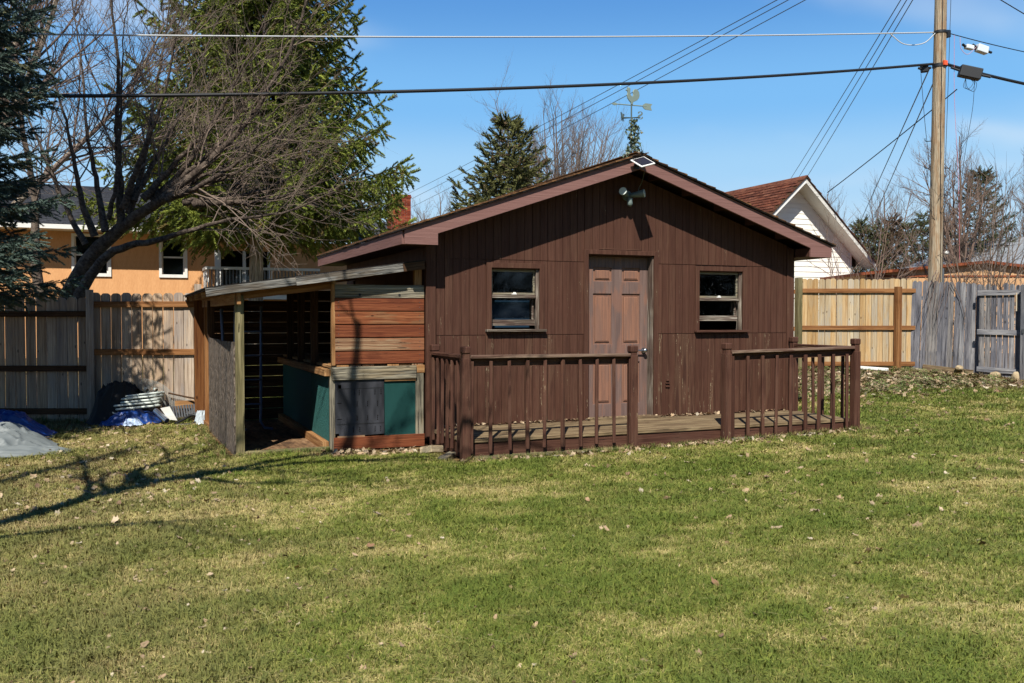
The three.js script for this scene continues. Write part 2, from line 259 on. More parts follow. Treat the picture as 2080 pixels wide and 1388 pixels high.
// ================================================================ THE BROWN SHED
const F = -10.06, RK = -9.7, XL = 3.164, XR = 8.449, XC = 5.80, SL = .3367;
const shed = thing('garden_shed', 'dark brown gabled wooden shed with a weathered panelled door and two windows', 'shed', [5.8, 0, -12.2]);
const openings = [[3.912, 4.664, 1.325, 2.15], [6.84, 7.655, 1.30, 2.172], [5.205, 6.275, .2, 2.34]];
{
  const BK = -14.2, top = x => 3.335 - SL * Math.abs(x - XC);
  const front = part(shed, 'front_wall', prism([[XL + .01, .1], [XR - .01, .1], [XR - .01, top(XR)], [XC, top(XC)], [XL + .01, top(XL)]], F - .12, F - .011, 'y', openings.map(o => rect(o[0] + .055, o[1] - .055, Math.max(.2, o[2] + .03), o[3] - .055))), M.brown);
  // grooved boards: one strip between each pair of grooves, three sheets high
  const bA = [...variants(M.brown, [0xffffff, 0xfaf8f6, 0xf5f3f2]), M.brownWorn], bB = [...variants(M.brownWorn, [0xffffff, 0xf7f5f3]), M.brownBase];
  const rows = [[.235, 1.287], [1.294, 2.183], [2.19, 9]];
  rows.forEach(([y0, y1], ri) => {
    for (let x = XL + .125, k = 0; x < XR - .13; x += .1016, k++) {
      const x0 = x + .003, x1 = Math.min(x + .0986, XR - .125); if (x1 - x0 < .015) continue;
      let segs = [[x0, x1, y0, y1]];
      for (const [a, b, c, d] of openings) {
        const nx = [];
        for (const [p, q, r, s] of segs) {
          if (q <= a || p >= b || s <= c || r >= d) { nx.push([p, q, r, s]); continue; }
          if (p < a) nx.push([p, a, r, s]); if (q > b) nx.push([b, q, r, s]);
          const l = Math.max(p, a), m = Math.min(q, b); if (r < c) nx.push([l, m, r, c]); if (s > d) nx.push([l, m, d, s]);
        }
        segs = nx;
      }
      for (const [p, q, r, s] of segs) {
        if (q - p < .012 || s - r < .012) continue;
        const tl = Math.min(s, top(p)), tr = Math.min(s, top(q)); if (tl - r < .02) continue;
        const bot = ri === 0 ? r + rr(-.012, .014) : r, dz = rr(0, .0025);
        const pts = [[p, bot], [q, bot], [q, tr]]; if (p < XC && q > XC && s > 3) pts.push([XC, top(XC)]); pts.push([p, tl]);
        part(front, 'siding_board', prism(pts, F - .011, F + dz, 'y'), pick(ri === 0 ? bB : bA));
      }
    }
  });
  for (const [a, b] of [[XL, XL + .115], [XR - .12, XR]]) part(front, 'corner_board', rbox(a, b, .12, top(a < 5 ? a : b) - .0, F - .011, F + .016, .004, 'y'), M.brownWorn);
  part(front, 'frieze_board', prism([[5.42, 2.352], [6.02, 2.35], [6.02, 2.364], [5.42, 2.366]], F, F + .006, 'x'), M.brownWorn);
  part(front, 'conduit_cover', merge([box(6.39, 6.45, .60, .62, F, F + .02), box(6.39, 6.45, .645, .655, F, F + .02), box(6.40, 6.44, .68, .70, F, F + .02)]), M.brown);
  part(shed, 'side_wall', box(XL + .005, XL + .11, .05, 2.44, BK, F - .125, 'y'), M.brown);
  part(shed, 'side_wall', box(XR - .11, XR - .005, .05, 2.44, BK, F - .125, 'y'), M.brown);
  part(shed, 'back_wall', prism([[XL + .115, .05], [XR - .115, .05], [XR - .115, top(XR - .2)], [XC, top(XC) - .02], [XL + .115, top(XL + .2)]], BK, BK + .1), M.brown);
  part(shed, 'floor', box(XL + .12, XR - .12, .12, .2, BK + .11, F - .125, 'z'), M.darkwood);
  // roof
  const rz0 = -14.55, tt = x => 3.47 - SL * Math.abs(x - XC);
  for (const s of [-1, 1]) {
    const e = XC + s * 3.0, ye = 3.47 - SL * 3.0;
    part(shed, 'roof_deck', prism(s < 0 ? [[e, ye], [XC, 3.47], [XC, 3.44], [e, ye - .03]] : [[XC, 3.47], [e, ye], [e, ye - .03], [XC, 3.44]], rz0, RK - .03, 'z'), M.darkwood);
    const sh = part(shed, 'shingles', prism(s < 0 ? [[e - .03, ye - .004], [XC, 3.476], [XC, 3.492], [e - .03, ye + .012]] : [[XC, 3.476], [e + .03, ye - .004], [e + .03, ye + .012], [XC, 3.492]], rz0 - .02, RK + .035, 'z'), M.tar);
    const course = [];
    for (let k = 0; k < 22; k++) { // uneven butt ends of each course
      const d0 = k * .14, x0 = e - s * (d0 - .03), x1 = e - s * (d0 + .15), y0 = ye + d0 * SL, y1 = ye + (d0 + .15) * SL; let z = RK + .035;
      while (z > rz0) { const w = rr(.18, .34), z2 = Math.max(rz0, z - w), h = rr(.022, .036), dx = s * rr(-.006, .012); const a = [[x0 + dx, y0 + .010], [x0 + dx, y0 + h], [x1, y1 + .018], [x1, y1 + .008]]; course.push(uvbox(prism(s < 0 ? a.slice().reverse() : a, z2 + .003, z, 'z'), 'z', 1, 1)); z = z2; }
    }
    const c = part(shed, 'shingle_courses', merge(course), M.shingle); c.userData.kind = 'stuff';
    const rb = s < 0 ? [[2.81, 2.306], [3.196, 2.306], [3.196, 2.435], [XC, 3.312], [XC, 3.472], [2.81, 2.466]] : [[XC, 3.312], [8.43, 2.425], [8.43, 2.308], [8.79, 2.308], [8.79, 2.464], [XC, 3.472]];
    part(shed, 'rake_board', prism(rb, RK - .03, RK, 'x', [], .003), M.trim);
    part(shed, 'eave_fascia', box(e - s * .012, e + s * .013, 2.31, 2.455, rz0, RK - .031, 'z'), M.trim);
    part(shed, 'soffit', box(s < 0 ? 2.84 : 8.44, s < 0 ? 3.17 : 8.77, 2.318, 2.33, rz0, RK - .031, 'z'), M.brown);
    part(shed, 'return_end', box(s < 0 ? 3.172 : 8.425, s < 0 ? 3.195 : 8.439, 2.318, 2.43, RK - .3, RK - .031, 'y'), M.brown);
    for (let k = 0; k < 5; k++) part(shed, 'lookout', bar([XC + s * (.35 + k * .5), top(XC + .35 + k * .5) + .06, RK - .031], [XC + s * (.35 + k * .5), top(XC + .35 + k * .5) + .06, F - .005], .04, .08), M.brown);
  }
  part(shed, 'ridge_cap', prism([[XC - .14, 3.452], [XC, 3.502], [XC + .14, 3.452], [XC + .14, 3.462], [XC, 3.514], [XC - .14, 3.462]], rz0 - .02, RK + .04, 'z'), M.tar);
  // windows
  const windows = [[0, 1], [1, 1]];
  for (const [k] of windows) {
    const [a, b, c, d] = openings[k], w = part(shed, 'window', prism(rect(a, b, c, d), F - .011, F + .018, 'y', [rect(a + .062, b - .062, c + .032, d - .06)], .002), M.brownWorn);
    const ia = a + .062, ib = b - .062, ic = c + .032, id = d - .06, mid = k ? ic + (id - ic) * .54 : ic + (id - ic) * .56;
    part(w, 'jamb', box(ib - .004, ib + .02, ic, id, F - .13, F - .012, 'y'), M.peeled); part(w, 'jamb', box(ia - .02, ia + .004, ic, id, F - .13, F - .012, 'y'), M.brown);
    part(w, 'stop', box(ib - .034, ib - .005, ic, id, F - .05, F - .02, 'y'), M.peeled); part(w, 'stop', box(ia + .005, ia + .018, ic, id, F - .05, F - .02, 'y'), M.weathered);
    part(w, 'head', box(ia, ib, id - .012, id + .02, F - .13, F - .012), M.brown);
    part(w, 'sill', bar([a - .012, c + .018, F + .012], [b + .012, c + .018, F + .012], .11, .028, .004), k ? M.brownRail : M.peeled);
    const sash = (y0, y1, z, gm, lean) => {
      const x0 = ia + .019, x1 = ib - .036, s = part(w, 'sash', prism(rect(x0, x1, y0, y1), z, z + .034, 'x', [rect(x0 + .022, x1 - .022, y0 + .05, y1 - .028)], .003), gm);
      part(w, 'pane', new THREE.PlaneGeometry(x1 - x0 - .036, y1 - y0 - .07).translate((x0 + x1) / 2, (y0 + y1) / 2 + .0105, z + .015), M.glass); 
      const fl = [], q = rng(k * 7 + Math.round(y0 * 100)); for (let i = 0; i < 26; i++) { const c = q(), w = .0015 + q() * q() * .005; fl.push(new THREE.CircleGeometry(w, 5).translate(x0 + .03 + q() * (x1 - x0 - .06), y0 + .055 + q() * q() * (y1 - y0 - .09), z + .0165)); }
      part(w, 'dust_flecks', merge(fl), plain(0x45484a, .9)).userData.kind = 'stuff'; return s;
    };
    sash(mid - .02, id - .012, F - .088, M.weathered); const up = k ? .13 : .055; sash(ic + up, mid + .032, F - .122, M.peeled);
    if (!k) part(w, 'sky_reflection_sheet', box(ia + .03, ib - .045, ic + .02, mid - .06, F - .21, F - .205), plain(0x1c3850, .9), 'added blue sheet standing in for sky mirrored in the lower pane');  // added sheet: its blue stands in for the pane's sky reflection
    part(w, 'meeting_rail', rbox(ia + .019, ib - .036, mid - .035, mid + .006, F - .052, F - .02, .004), M.peeled);
    part(w, 'latch', merge([rbox((ia + ib) / 2 - .03, (ia + ib) / 2 + .03, mid + .007, mid + .02, F - .06, F - .03, .004), rbox((ia + ib) / 2 - .012, (ia + ib) / 2 + .022, mid + .02, mid + .036, F - .055, F - .035, .004)]), M.white);
    part(w, 'bottom_rail', rbox(ia + .019, ib - .036, ic + up - .01, ic + up + .06, F - .086, F - .055, .004), M.peeled);
  }
  // door
  const [da, db, , dd] = openings[2];
  const dr = part(shed, 'door', prism(rect(5.288, 6.192, .228, 2.272), F - .115, F - .085, 'y', [], 0), M.doorPanel);
  const ps = []; for (const [x0, x1] of [[5.40, 5.665], [5.815, 6.08]]) ps.push([x0, x1, 1.955, 2.13], [x0, x1, 1.16, 1.80], [x0, x1, .40, .93]);
  part(dr, 'door_stiles', prism(rect(5.288, 6.192, .228, 2.272), F - .085, F - .068, 'y', ps.map(p => rect(...p)), .003), M.door);
  for (const p of ps) part(dr, 'door_panel', prism(rect(p[0] + .03, p[1] - .03, p[2] + .03, p[3] - .03), F - .085, F - .069, 'y', [], .012), M.doorPanel);
  dr.position.z -= .05;
  part(shed, 'door_casing', prism([[da, .2], [da + .062, .2], [da + .062, dd - .055], [db - .062, dd - .055], [db - .062, .2], [db, .2], [db, dd], [da, dd]], F - .011, F + .02, 'y', [], .003), M.brownWorn);
  part(shed, 'door_jamb', box(6.196, 6.222, .22, 2.286, F - .16, F - .012, 'y'), M.peeled, 'flaking pale right door jamb');
  part(shed, 'door_jamb', box(5.258, 5.284, .22, 2.286, F - .16, F - .012, 'y'), M.brownWorn);
  part(shed, 'door_header', box(5.258, 6.222, 2.276, 2.30, F - .16, F - .012, 'x'), M.brown);
  part(shed, 'threshold', bar([5.24, .232, F + .03], [6.25, .232, F + .03], .19, .03, .004), M.deck);
  const hd = part(dr, 'door_handle', merge([new THREE.CylinderGeometry(.032, .034, .012, 20).rotateX(Math.PI / 2).translate(6.128, 1.075, F - .058), new THREE.CylinderGeometry(.012, .014, .05, 12).rotateX(Math.PI / 2).translate(6.128, 1.075, F - .035), new THREE.SphereGeometry(.028, 20, 14).scale(1, 1, .75).translate(6.128, 1.075, F - .008), new THREE.CylinderGeometry(.009, .011, .10, 12).rotateZ(Math.PI / 2).translate(6.075, 1.077, F - .014)]), M.metal);
}
{ // floodlight, solar panel, weather vane
  const l = thing('security_light', 'grey green twin head motion floodlight under the shed gable peak', 'light fixture', [5.80, 2.98, F + .02]);
  const gm = plain(0x5f6b67, .55), z = F + .02;
  part(l, 'base_plate', new THREE.CylinderGeometry(.06, .065, .03, 20).rotateX(Math.PI / 2).translate(5.80, 3.03, z + .012), gm);
  const head = (x0, y0, x1, y1, r0, r1) => { const a = V3(x0, y0, z + .16), b = V3(x1, y1, z + .05), g = new THREE.CylinderGeometry(r0, r1, a.distanceTo(b), 18); g.applyQuaternion(new THREE.Quaternion().setFromUnitVectors(V3(0, 1, 0), a.clone().sub(b).normalize())); return g.translate((a.x + b.x) / 2, (a.y + b.y) / 2, (a.z + b.z) / 2); };
  part(l, 'lamp_head', merge([head(5.655, 3.06, 5.775, 3.03, .052, .026)]), gm); part(l, 'lamp_head', merge([head(5.955, 3.05, 5.83, 3.03, .052, .026)]), gm);
  part(l, 'lamp_lens', new THREE.CylinderGeometry(.048, .048, .008, 18).applyQuaternion(new THREE.Quaternion().setFromUnitVectors(V3(0, 1, 0), V3(-.72, .18, .67).normalize())).translate(5.651, 3.061, z + .164), plain(0xc6cec8, .2)); part(l, 'lamp_lens', new THREE.CylinderGeometry(.048, .048, .008, 18).applyQuaternion(new THREE.Quaternion().setFromUnitVectors(V3(0, 1, 0), V3(.73, .12, .67).normalize())).translate(5.959, 3.051, z + .164), plain(0xc6cec8, .2));
  part(l, 'motion_sensor', merge([new THREE.CylinderGeometry(.034, .036, .07, 18).translate(5.80, 2.955, z + .08), new THREE.SphereGeometry(.034, 18, 10).translate(5.80, 2.92, z + .08), new THREE.CylinderGeometry(.016, .016, .06, 10).rotateX(.5).translate(5.80, 3.0, z + .05)]), gm);
  part(l, 'wire', tube([[5.93, 3.06, z + .06], [5.945, 3.12, z + .05], [5.96, 3.2, z + .1], [5.86, 3.30, RK - .01]], .004, 5), gm);
  const s = thing('solar_panel', 'small white framed solar panel clipped to the shed gable peak', 'solar panel', [5.75, 3.36, RK]);
  const e1 = V3(.19, .055, 0).normalize(), e2 = V3(0, -.11, .19), nn = e2.clone().cross(e1).normalize(), ez = e1.clone().cross(nn);
  const pl = g => g.applyMatrix4(new THREE.Matrix4().makeBasis(e1, nn, ez).setPosition(5.735, 3.372, RK + .155));
  part(s, 'panel_frame', pl(uvbox(new RoundedBoxGeometry(.20, .016, .24, 2, .006), 'z')), M.white);
  part(s, 'solar_cell', pl(uvbox(new THREE.BoxGeometry(.166, .004, .206).translate(0, .0095, 0), 'z')), plain(0x241e22, .25));
  part(s, 'bracket', merge([bar([5.735, 3.34, RK + .001], [5.735, 3.39, RK + .13], .03, .02), box(5.70, 5.77, 3.31, 3.37, RK, RK + .012)]), M.black);
  const vz = -9.93, v = thing('weather_vane', 'verdigris rooster weather vane with arrow on the shed ridge', 'weather vane', [XC, 3.5, vz]);
  const cu = plain(0x7d8a80, .6, .35), ir = plain(0x4d5a58, .6, .4);
  part(v, 'rod', merge([new THREE.CylinderGeometry(.009, .011, .66, 8).translate(XC, 3.82, vz), new THREE.CylinderGeometry(.03, .06, .03, 10).translate(XC, 3.51, vz)]), ir);
  const rs = new THREE.Shape(); const rp = [[-.008, 0], [-.014, .022], [-.04, .042], [-.062, .07], [-.07, .105], [-.062, .135], [-.066, .158], [-.092, .166], [-.068, .178], [-.07, .20], [-.056, .192], [-.048, .207], [-.04, .192], [-.028, .196], [-.026, .17], [-.03, .14], [-.02, .11], [.0, .094], [.018, .10], [.024, .125], [.018, .155], [.03, .18], [.055, .192], [.085, .186], [.108, .16], [.115, .125], [.106, .09], [.082, .062], [.05, .045], [.026, .036], [.014, .02], [.012, 0]];
  rs.setFromPoints(rp.map(p => new THREE.Vector2(...p)));
  part(v, 'rooster', new THREE.ExtrudeGeometry(rs, { depth: .01, bevelEnabled: true, bevelSize: .003, bevelThickness: .003, bevelSegments: 1 }).rotateY(.1).translate(XC, 4.15, vz), cu);
  part(v, 'arrow', merge([tube([[XC - .24, 4.135, vz], [XC + .22, 4.145, vz]], .007, 8), prism([[XC - .29, 4.134], [XC - .235, 4.153], [XC - .20, 4.14], [XC - .20, 4.13], [XC - .235, 4.117]], vz - .005, vz + .005), prism([[XC + .165, 4.16], [XC + .20, 4.182], [XC + .30, 4.18], [XC + .275, 4.145], [XC + .292, 4.098], [XC + .20, 4.102], [XC + .165, 4.125]], vz - .005, vz + .005)]), cu);
  part(v, 'cross_arm', merge([tube([[XC - .15, 3.97, vz + .03], [XC + .13, 4.0, vz - .03]], .006, 6), tube([[XC - .05, 4.0, vz - .13], [XC + .05, 3.97, vz + .13]], .006, 6)]), ir);
  const font = await new FontLoader().loadAsync('fonts/droid/droid_serif_bold.typeface.json');
  const letter = (t, p, ry) => { const g = new TextGeometry(t, { font, size: .095, depth: .008, curveSegments: 4 }); g.center().rotateY(ry).translate(...p); return g; };
  part(v, 'direction_letter', letter('W', [XC - .145, 3.975, vz + .03], .75), ir); part(v, 'direction_letter', letter('S', [XC + .115, 4.02, vz + .02], Math.PI - .5), ir);
  const iv = thing('ivy_garland', 'faded artificial ivy wound round the weather vane rod', 'garland', [XC, 3.49, vz]);
  part(iv, 'vine', tube(Array.from({ length: 14 }, (_, i) => [XC + .03 * Math.cos(i * 1.3), 3.5 + i * .035, vz + .03 * Math.sin(i * 1.3)]), .006, 5), plain(0x4b5236, .9));
  const lf = new THREE.BufferGeometry(); lf.setAttribute('position', new THREE.Float32BufferAttribute([0, 0, 0, .016, .018, .004, 0, .042, 0, 0, 0, 0, 0, .042, 0, -.016, .018, .004], 3)); lf.computeVertexNormals();
  const ms = [], cs = [], q = rng(91);
  for (let i = 0; i < 420; i++) { const h = Math.pow(q(), 1.1) * .46, r = (.075 - h * .07 + .025 * Math.sin(h * 26)) * Math.sqrt(q()) + .010, a = q() * 6.283; ms.push(new THREE.Matrix4().compose(V3(XC + Math.cos(a) * r * 1.15 + .03, 3.5 + h, vz + Math.sin(a) * r), new THREE.Quaternion().setFromEuler(new THREE.Euler(q() * 6, q() * 6, q() * 6)), V3(1, 1, 1).multiplyScalar(.7 + q() * .5))); const k = q(); cs.push(k < .5 ? [.10, .135, .085] : k < .85 ? [.05, .075, .035] : [.17, .165, .10]); }
  for (let i = 0; i < 60; i++) ms.push(new THREE.Matrix4().compose(V3(XC - .12 + q() * .2, 3.485 + q() * .05, vz + q() * .1), new THREE.Quaternion().setFromEuler(new THREE.Euler(q() * 6, q() * 6, q() * 6)), V3(.8, .8, .8))), cs.push([.12, .17, .11]);
  instanced(iv, 'leaves', lf, new THREE.MeshStandardMaterial({ color: 0xffffff, roughness: .8, side: THREE.DoubleSide }), ms, cs);
}

// ---------------------------------------------------------------- porch deck and railings
{
  const d = thing('porch_deck', 'low weathered plank deck along the front of the brown shed', 'deck', [5.8, 0, -9.4]);
  for (let k = 0; k < 8; k++) { const z1 = -8.9 - k * .144, w = .137; part(d, 'deck_board', rbox(3.2 + rr(-.01, .01), 8.42 + rr(-.01, .01), .185 + rr(-.002, .002), .222 + rr(-.002, .003), z1 - w, z1, .006, 'x'), M.deck); }
  part(d, 'skirt_board', rbox(3.22, 8.40, .02, .182, -8.945, -8.915, .004), M.brownRail);
  part(d, 'skirt_board', rbox(3.22, 3.25, .02, .182, -10.02, -8.948, .004), M.brownRail); part(d, 'skirt_board', rbox(8.37, 8.40, .06, .182, -10.02, -8.948, .004), M.brownRail);
  part(d, 'ground_sill', rbox(3.30, 5.26, -.03, .05, -8.905, -8.80, .01), M.post); part(d, 'ground_sill', rbox(6.52, 8.30, 0, .075, -8.905, -8.80, .01), M.weathered);
  for (let k = 0; k < 5; k++) part(d, 'joist', box(3.6 + k * 1.15, 3.64 + k * 1.15, .03, .18, -10.04, -8.95, 'z'), M.darkwood);
  const post = (p, x, z, y0 = .0, h = 1.2) => part(p, 'newel_post', merge([rbox(x - .046, x + .046, y0, 1.075, z - .046, z + .046, .005, 'y'), rbox(x - .038, x + .038, 1.07, h - .065, z - .038, z + .038, .004, 'y'), rbox(x - .048, x + .048, h - .075, h, z - .048, z + .048, .014, 'y')]), M.brownRail);
  const bal = (p, x, z) => part(p, 'baluster', bar([x + rr(-.011, .011), .095 + rr(-.018, .018), z + rr(-.005, .005)], [x, 1.045, z], .036, .036, .004), M.brownRail);
  const L = thing('porch_railing', 'brown baluster railing with peeling paint left of the shed door', 'railing', [4.2, 0, -8.84]);
  post(L, 3.203, -8.84, .01); post(L, 5.19, -8.84, .04, 1.185); post(L, 3.235, -9.965, .02, 1.19);
  part(L, 'top_rail', bar([3.25, 1.092, -8.835], [5.145, 1.082, -8.835], .088, .034, .006), M.railTop, 'weathered bare top rail'); part(L, 'top_rail', bar([3.215, 1.092, -9.918], [3.205, 1.092, -8.888], .088, .034, .006), M.brownRail);
  part(L, 'under_rail', bar([3.25, 1.03, -8.872], [5.145, 1.02, -8.872], .034, .084), M.brownRail); part(L, 'under_rail', bar([3.25, 1.03, -9.918], [3.24, 1.03, -8.888], .034, .084), M.brownRail);
  for (let k = 0; k < 10; k++) bal(L, 3.275 + k * .2085, -8.828);
  for (let k = 0; k < 6; k++) bal(L, 3.19, -9.86 + k * .165);
  const Rr = thing('porch_railing', 'brown baluster railing right of the shed door beside the lawn', 'railing', [7.4, 0.05, -8.84]);
  post(Rr, 6.457, -8.84, .04); post(Rr, 8.40, -8.84, .07, 1.235); post(Rr, 8.38, -9.965, .06, 1.235);
  part(Rr, 'top_rail', bar([6.50, 1.092, -8.835], [8.355, 1.125, -8.835], .088, .034, .006), M.railTop, 'weathered bare top rail'); part(Rr, 'top_rail', bar([8.39, 1.122, -9.92], [8.40, 1.122, -8.888], .088, .034, .006), M.brownRail);
  part(Rr, 'under_rail', bar([6.50, 1.03, -8.872], [8.355, 1.062, -8.872], .034, .084), M.brownRail); part(Rr, 'under_rail', bar([8.36, 1.06, -9.92], [8.36, 1.06, -8.888], .034, .084), M.brownRail);
  for (let k = 0; k < 9; k++) bal(Rr, 6.53 + k * .2155, -8.828);
  for (let k = 0; k < 5; k++) bal(Rr, 8.405, -9.80 + k * .185);
  single('splash_block', rbox(-.10, .10, -.04, .04, -.09, .09, .012).rotateY(.5).rotateX(-.25).translate(3.05, .05, -9.5), M.rock, 'small concrete block tilted beside the lean-to corner', 'block', [3.05, .03, -9.5]);
  single('timber_offcut', rbox(-.2, .2, -.04, .035, -.05, .05, .01).rotateY(.95).translate(3.10, .02, -9.1), M.weathered, 'short weathered timber lying at the left deck corner', 'timber', [3.1, 0, -9.1]);
}

// ---------------------------------------------------------------- the lean-to
{
  const Z = -10.1, t = thing('lean_to', 'open lean-to coop of salvaged boards against the shed side', 'lean-to', [2.1, 0, -12]);
  const rl = x => 1.80 + (x - .738) * .1445;                 // underside of the roof sheet
  part(t, 'corner_post', rbox(1.055, 1.143, -.04, 1.735, Z - .09, Z, .004), M.post);
  part(t, 'post_cap_block', box(1.055, 1.105, 1.64, 1.765, Z + .001, Z + .03, 'y'), M.cedarPale);
  // left side wall
  { const P = [[1.05, -10.16], [.975, -12.5]], L = Math.hypot(.075, 2.34); for (let k = 0; k < 2; k++) { const s0 = k ? L * .5 + .004 : 0, s1 = k ? L : L * .5; const g = prism([[s0, -.03], [s1, -.01], [s1, 1.225 + k * .01], [s0, 1.235]], 0, .018, 'y'); g.rotateY(Math.PI / 2 + Math.atan2(.075, 2.34)).translate(P[0][0] - .01, 0, P[0][1]); part(t, 'plywood_panel', g, M.ply); } }
  part(t, 'corner_board', bar([.955, -.02, -13.55], [.955, 1.74, -13.55], .2, .04), tint(M.rail, 0xc8b8a8)); part(t, 'back_post', bar([1.01, -.02, -13.2], [1.01, 1.72, -13.2], .09, .09), M.rail); part(t, 'side_post', bar([1.0, 1.2, -12.52], [1.0, 1.72, -12.52], .09, .05), M.darkwood);
  part(t, 'side_sill', bar([1.11, .03, -10.2], [.96, .03, -13.5], .04, .09), M.rail);
  part(t, 'eave_beam', bar([1.085, 1.70, -10.02], [.975, 1.70, -13.7], .04, .12), M.tan);
  // front: sill, coop front
  part(t, 'front_sill', rbox(1.145, 2.075, -.02, .055, Z - .08, Z - .01, .006), M.post);
  part(t, 'coop_stud', box(2.062, 2.116, .0, .935, Z - .05, Z - .002, 'y'), M.weathered);
  part(t, 'coop_stud', box(2.085, 2.122, .965, 1.90, Z - .06, Z - .004, 'y'), M.tan);
  part(t, 'siding_plank', rbox(2.12, 3.155, 1.722, 1.868, Z - .02, Z + .006, .004), M.weathered, 'pale weathered top plank with bolt holes');
  part(t, 'bolt_hole', merge([new THREE.CylinderGeometry(.014, .014, .004, 12).rotateX(Math.PI / 2).translate(2.40, 1.755, Z + .008), new THREE.CylinderGeometry(.014, .014, .004, 12).rotateX(Math.PI / 2).translate(2.86, 1.755, Z + .008)]), M.dark);
  const pm = [M.cedarRed, M.cedar, M.cedarRed, M.cedarPale, M.cedarRed];
  for (let k = 0; k < 5; k++) { const y1 = 1.714 - k * .1498; part(t, 'siding_plank', rbox(2.122 + rr(-.006, .004), 3.156, y1 - .139, y1, Z - .02, Z + rr(0, .004), .004), pm[k]); const s = []; for (let i = 0; i < 2; i++) for (const x of [2.16, 3.10]) s.push(new THREE.CylinderGeometry(.004, .004, .003, 6).rotateX(Math.PI / 2).translate(x, y1 - .04 - i * .06, Z + .005)); part(t, 'nails', merge(s), M.steel).userData.kind = 'stuff'; }
  for (let k = 0; k < 7; k++) part(t, 'floor_board_end', box(2.14 + k * .145, 2.275 + k * .145, .948, .966, -13.4, Z - .01 - (k % 2) * .012, 'z'), pick([M.cedarPale, M.darkwood, M.tan]));
  part(t, 'coop_beam', rbox(2.085, 3.055, .80, .946, Z - .03, Z + .03, .005), M.weathered, 'thick weathered grey beam'); part(t, 'beam_block', rbox(3.06, 3.158, .862, .95, Z - .04, Z + .01, .004), M.tan);
  const holes = []; { const P = [[.30, .77], [.36, .77]]; for (const [y, xs] of [[.655, [.22, .28, .46, .53]], [.525, [.255, .375, .49]], [.365, [.255, .375, .49]], [.235, [.21, .285, .46, .525]]]) for (const x of xs) for (let i = -1; i <= 1; i++) holes.push(rect(2.11 + x - .006, 2.11 + x + .006, y + i * .022 - .006, y + i * .022 + .006)); holes.push(rect(2.15, 2.185, .70, .745), rect(2.155, 2.185, .17, .215), rect(2.14, 2.19, .535, .543), rect(2.14, 2.19, .355, .363)); }
  part(t, 'plastic_sheet', prism([[2.118, .20], [2.16, .20], [2.16, .16], [2.678, .178], [2.674, .795], [2.118, .795]], Z - .002, Z + .006, 'y', holes), speck(60, [[26, 26, 29], [40, 41, 45], [60, 61, 66]], { freq: 5, grain: 8, rough: .5 }));
  part(t, 'sheet_batten', box(2.13, 2.672, .70, .706, Z + .006, Z + .009), M.black); part(t, 'sheet_batten', box(2.13, 2.672, .30, .306, Z + .006, Z + .009), M.black);
  part(t, 'frame_strip', box(2.682, 3.05, .775, .80, Z - .02, Z + .012), M.tan); part(t, 'frame_post', rbox(3.05, 3.148, .13, .858, Z - .04, Z + .004, .004), M.weathered);
  part(t, 'base_plank', rbox(2.10, 3.155, .012, .155, Z - .025, Z + .012, .004), M.cedarRed, 'reddish base plank');
  part(t, 'frame_strip', box(2.14, 2.45, .150, .172, Z + .0065, Z + .011), M.cedarPale);
  // green netting, woven as two sets of strands
  const net = (n, a, b, y0, y1, step, mm) => { const g = [], L = Math.hypot(b[0] - a[0], b[1] - a[1]), u = [(b[0] - a[0]) / L, (b[1] - a[1]) / L], h = y1 - y0; for (let s = -h; s < L; s += step) for (const k of [1, -1]) { let s0 = Math.max(0, s), s1 = Math.min(L, s + h); if (s1 - s0 < .004) continue; const ya = y0 + (s0 - s), yb = y0 + (s1 - s), f = y => k > 0 ? y : y0 + y1 - y; g.push(bar([a[0] + u[0] * s0, f(ya), a[1] + u[1] * s0], [a[0] + u[0] * s1, f(yb), a[1] + u[1] * s1], .0035, .0035)); } const o = part(t, n, merge(g), mm); o.userData.kind = 'stuff'; return o; };
  const green = plain(0x17504c, .8);
  net('green_netting', [2.68, Z - .012], [3.05, Z - .012], .155, .775, .013, green);
  net('green_netting', [2.066, Z - .10], [2.07, Z - 1.2], .1, .82, .014, green); part(t, 'green_cloth', box(2.072, 2.08, .04, .84, -13.5, Z - .06), plain(0x17504c, .85), 'teal shade cloth inner wall');
  part(t, 'divider_beam', rbox(2.0, 2.075, .845, .925, -13.55, Z - .0, .006), M.tan); part(t, 'divider_beam', rbox(2.08, 2.12, .93, .962, -13.55, Z - .07, .004), M.tan);
  part(t, 'divider_sill', bar([2.03, .055, Z - .10], [2.03, .055, -13.5], .07, .10), M.tan);
  for (const z of [-11.0, -11.9, -12.75]) part(t, 'divider_stud', bar([2.06, .93, z], [2.06, 1.95, z], .09, .04), M.darkwood);
  // back wall of gapped slats
  for (let k = 0; k < 13; k++) { const y = .02 + k * .157; part(t, 'back_slat', box(y + .16 < rl(.95) - .08 ? .95 : .738 + (y + .26 - 1.80) / .1445, 3.15, y, y + .150 + rr(-.002, .003), -13.66, -13.64, 'x'), M.darkwood); }
  for (const x of [1.5, 2.5]) part(t, 'back_stud', box(x, x + .04, 0, 1.95, -13.635, -13.56, 'y'), M.darkwood);
  // roof
  const roofZ = [-13.95, -9.95];
  part(t, 'roof_sheet', prism([[.735, rl(.735)], [3.12, rl(3.12)], [3.12, rl(3.12) + .012], [.735, rl(.735) + .012]], ...roofZ, 'z'), M.tar);
  for (let k = 0; k < 7; k++) { const x = .76 + k * .34; part(t, 'roof_board', prism([[x, rl(x) - .02], [x + .32, rl(x + .32) - .02], [x + .32, rl(x + .32) - .002], [x, rl(x) - .002]], roofZ[0] + .01, roofZ[1] - .04, 'z'), M.darkwood); }
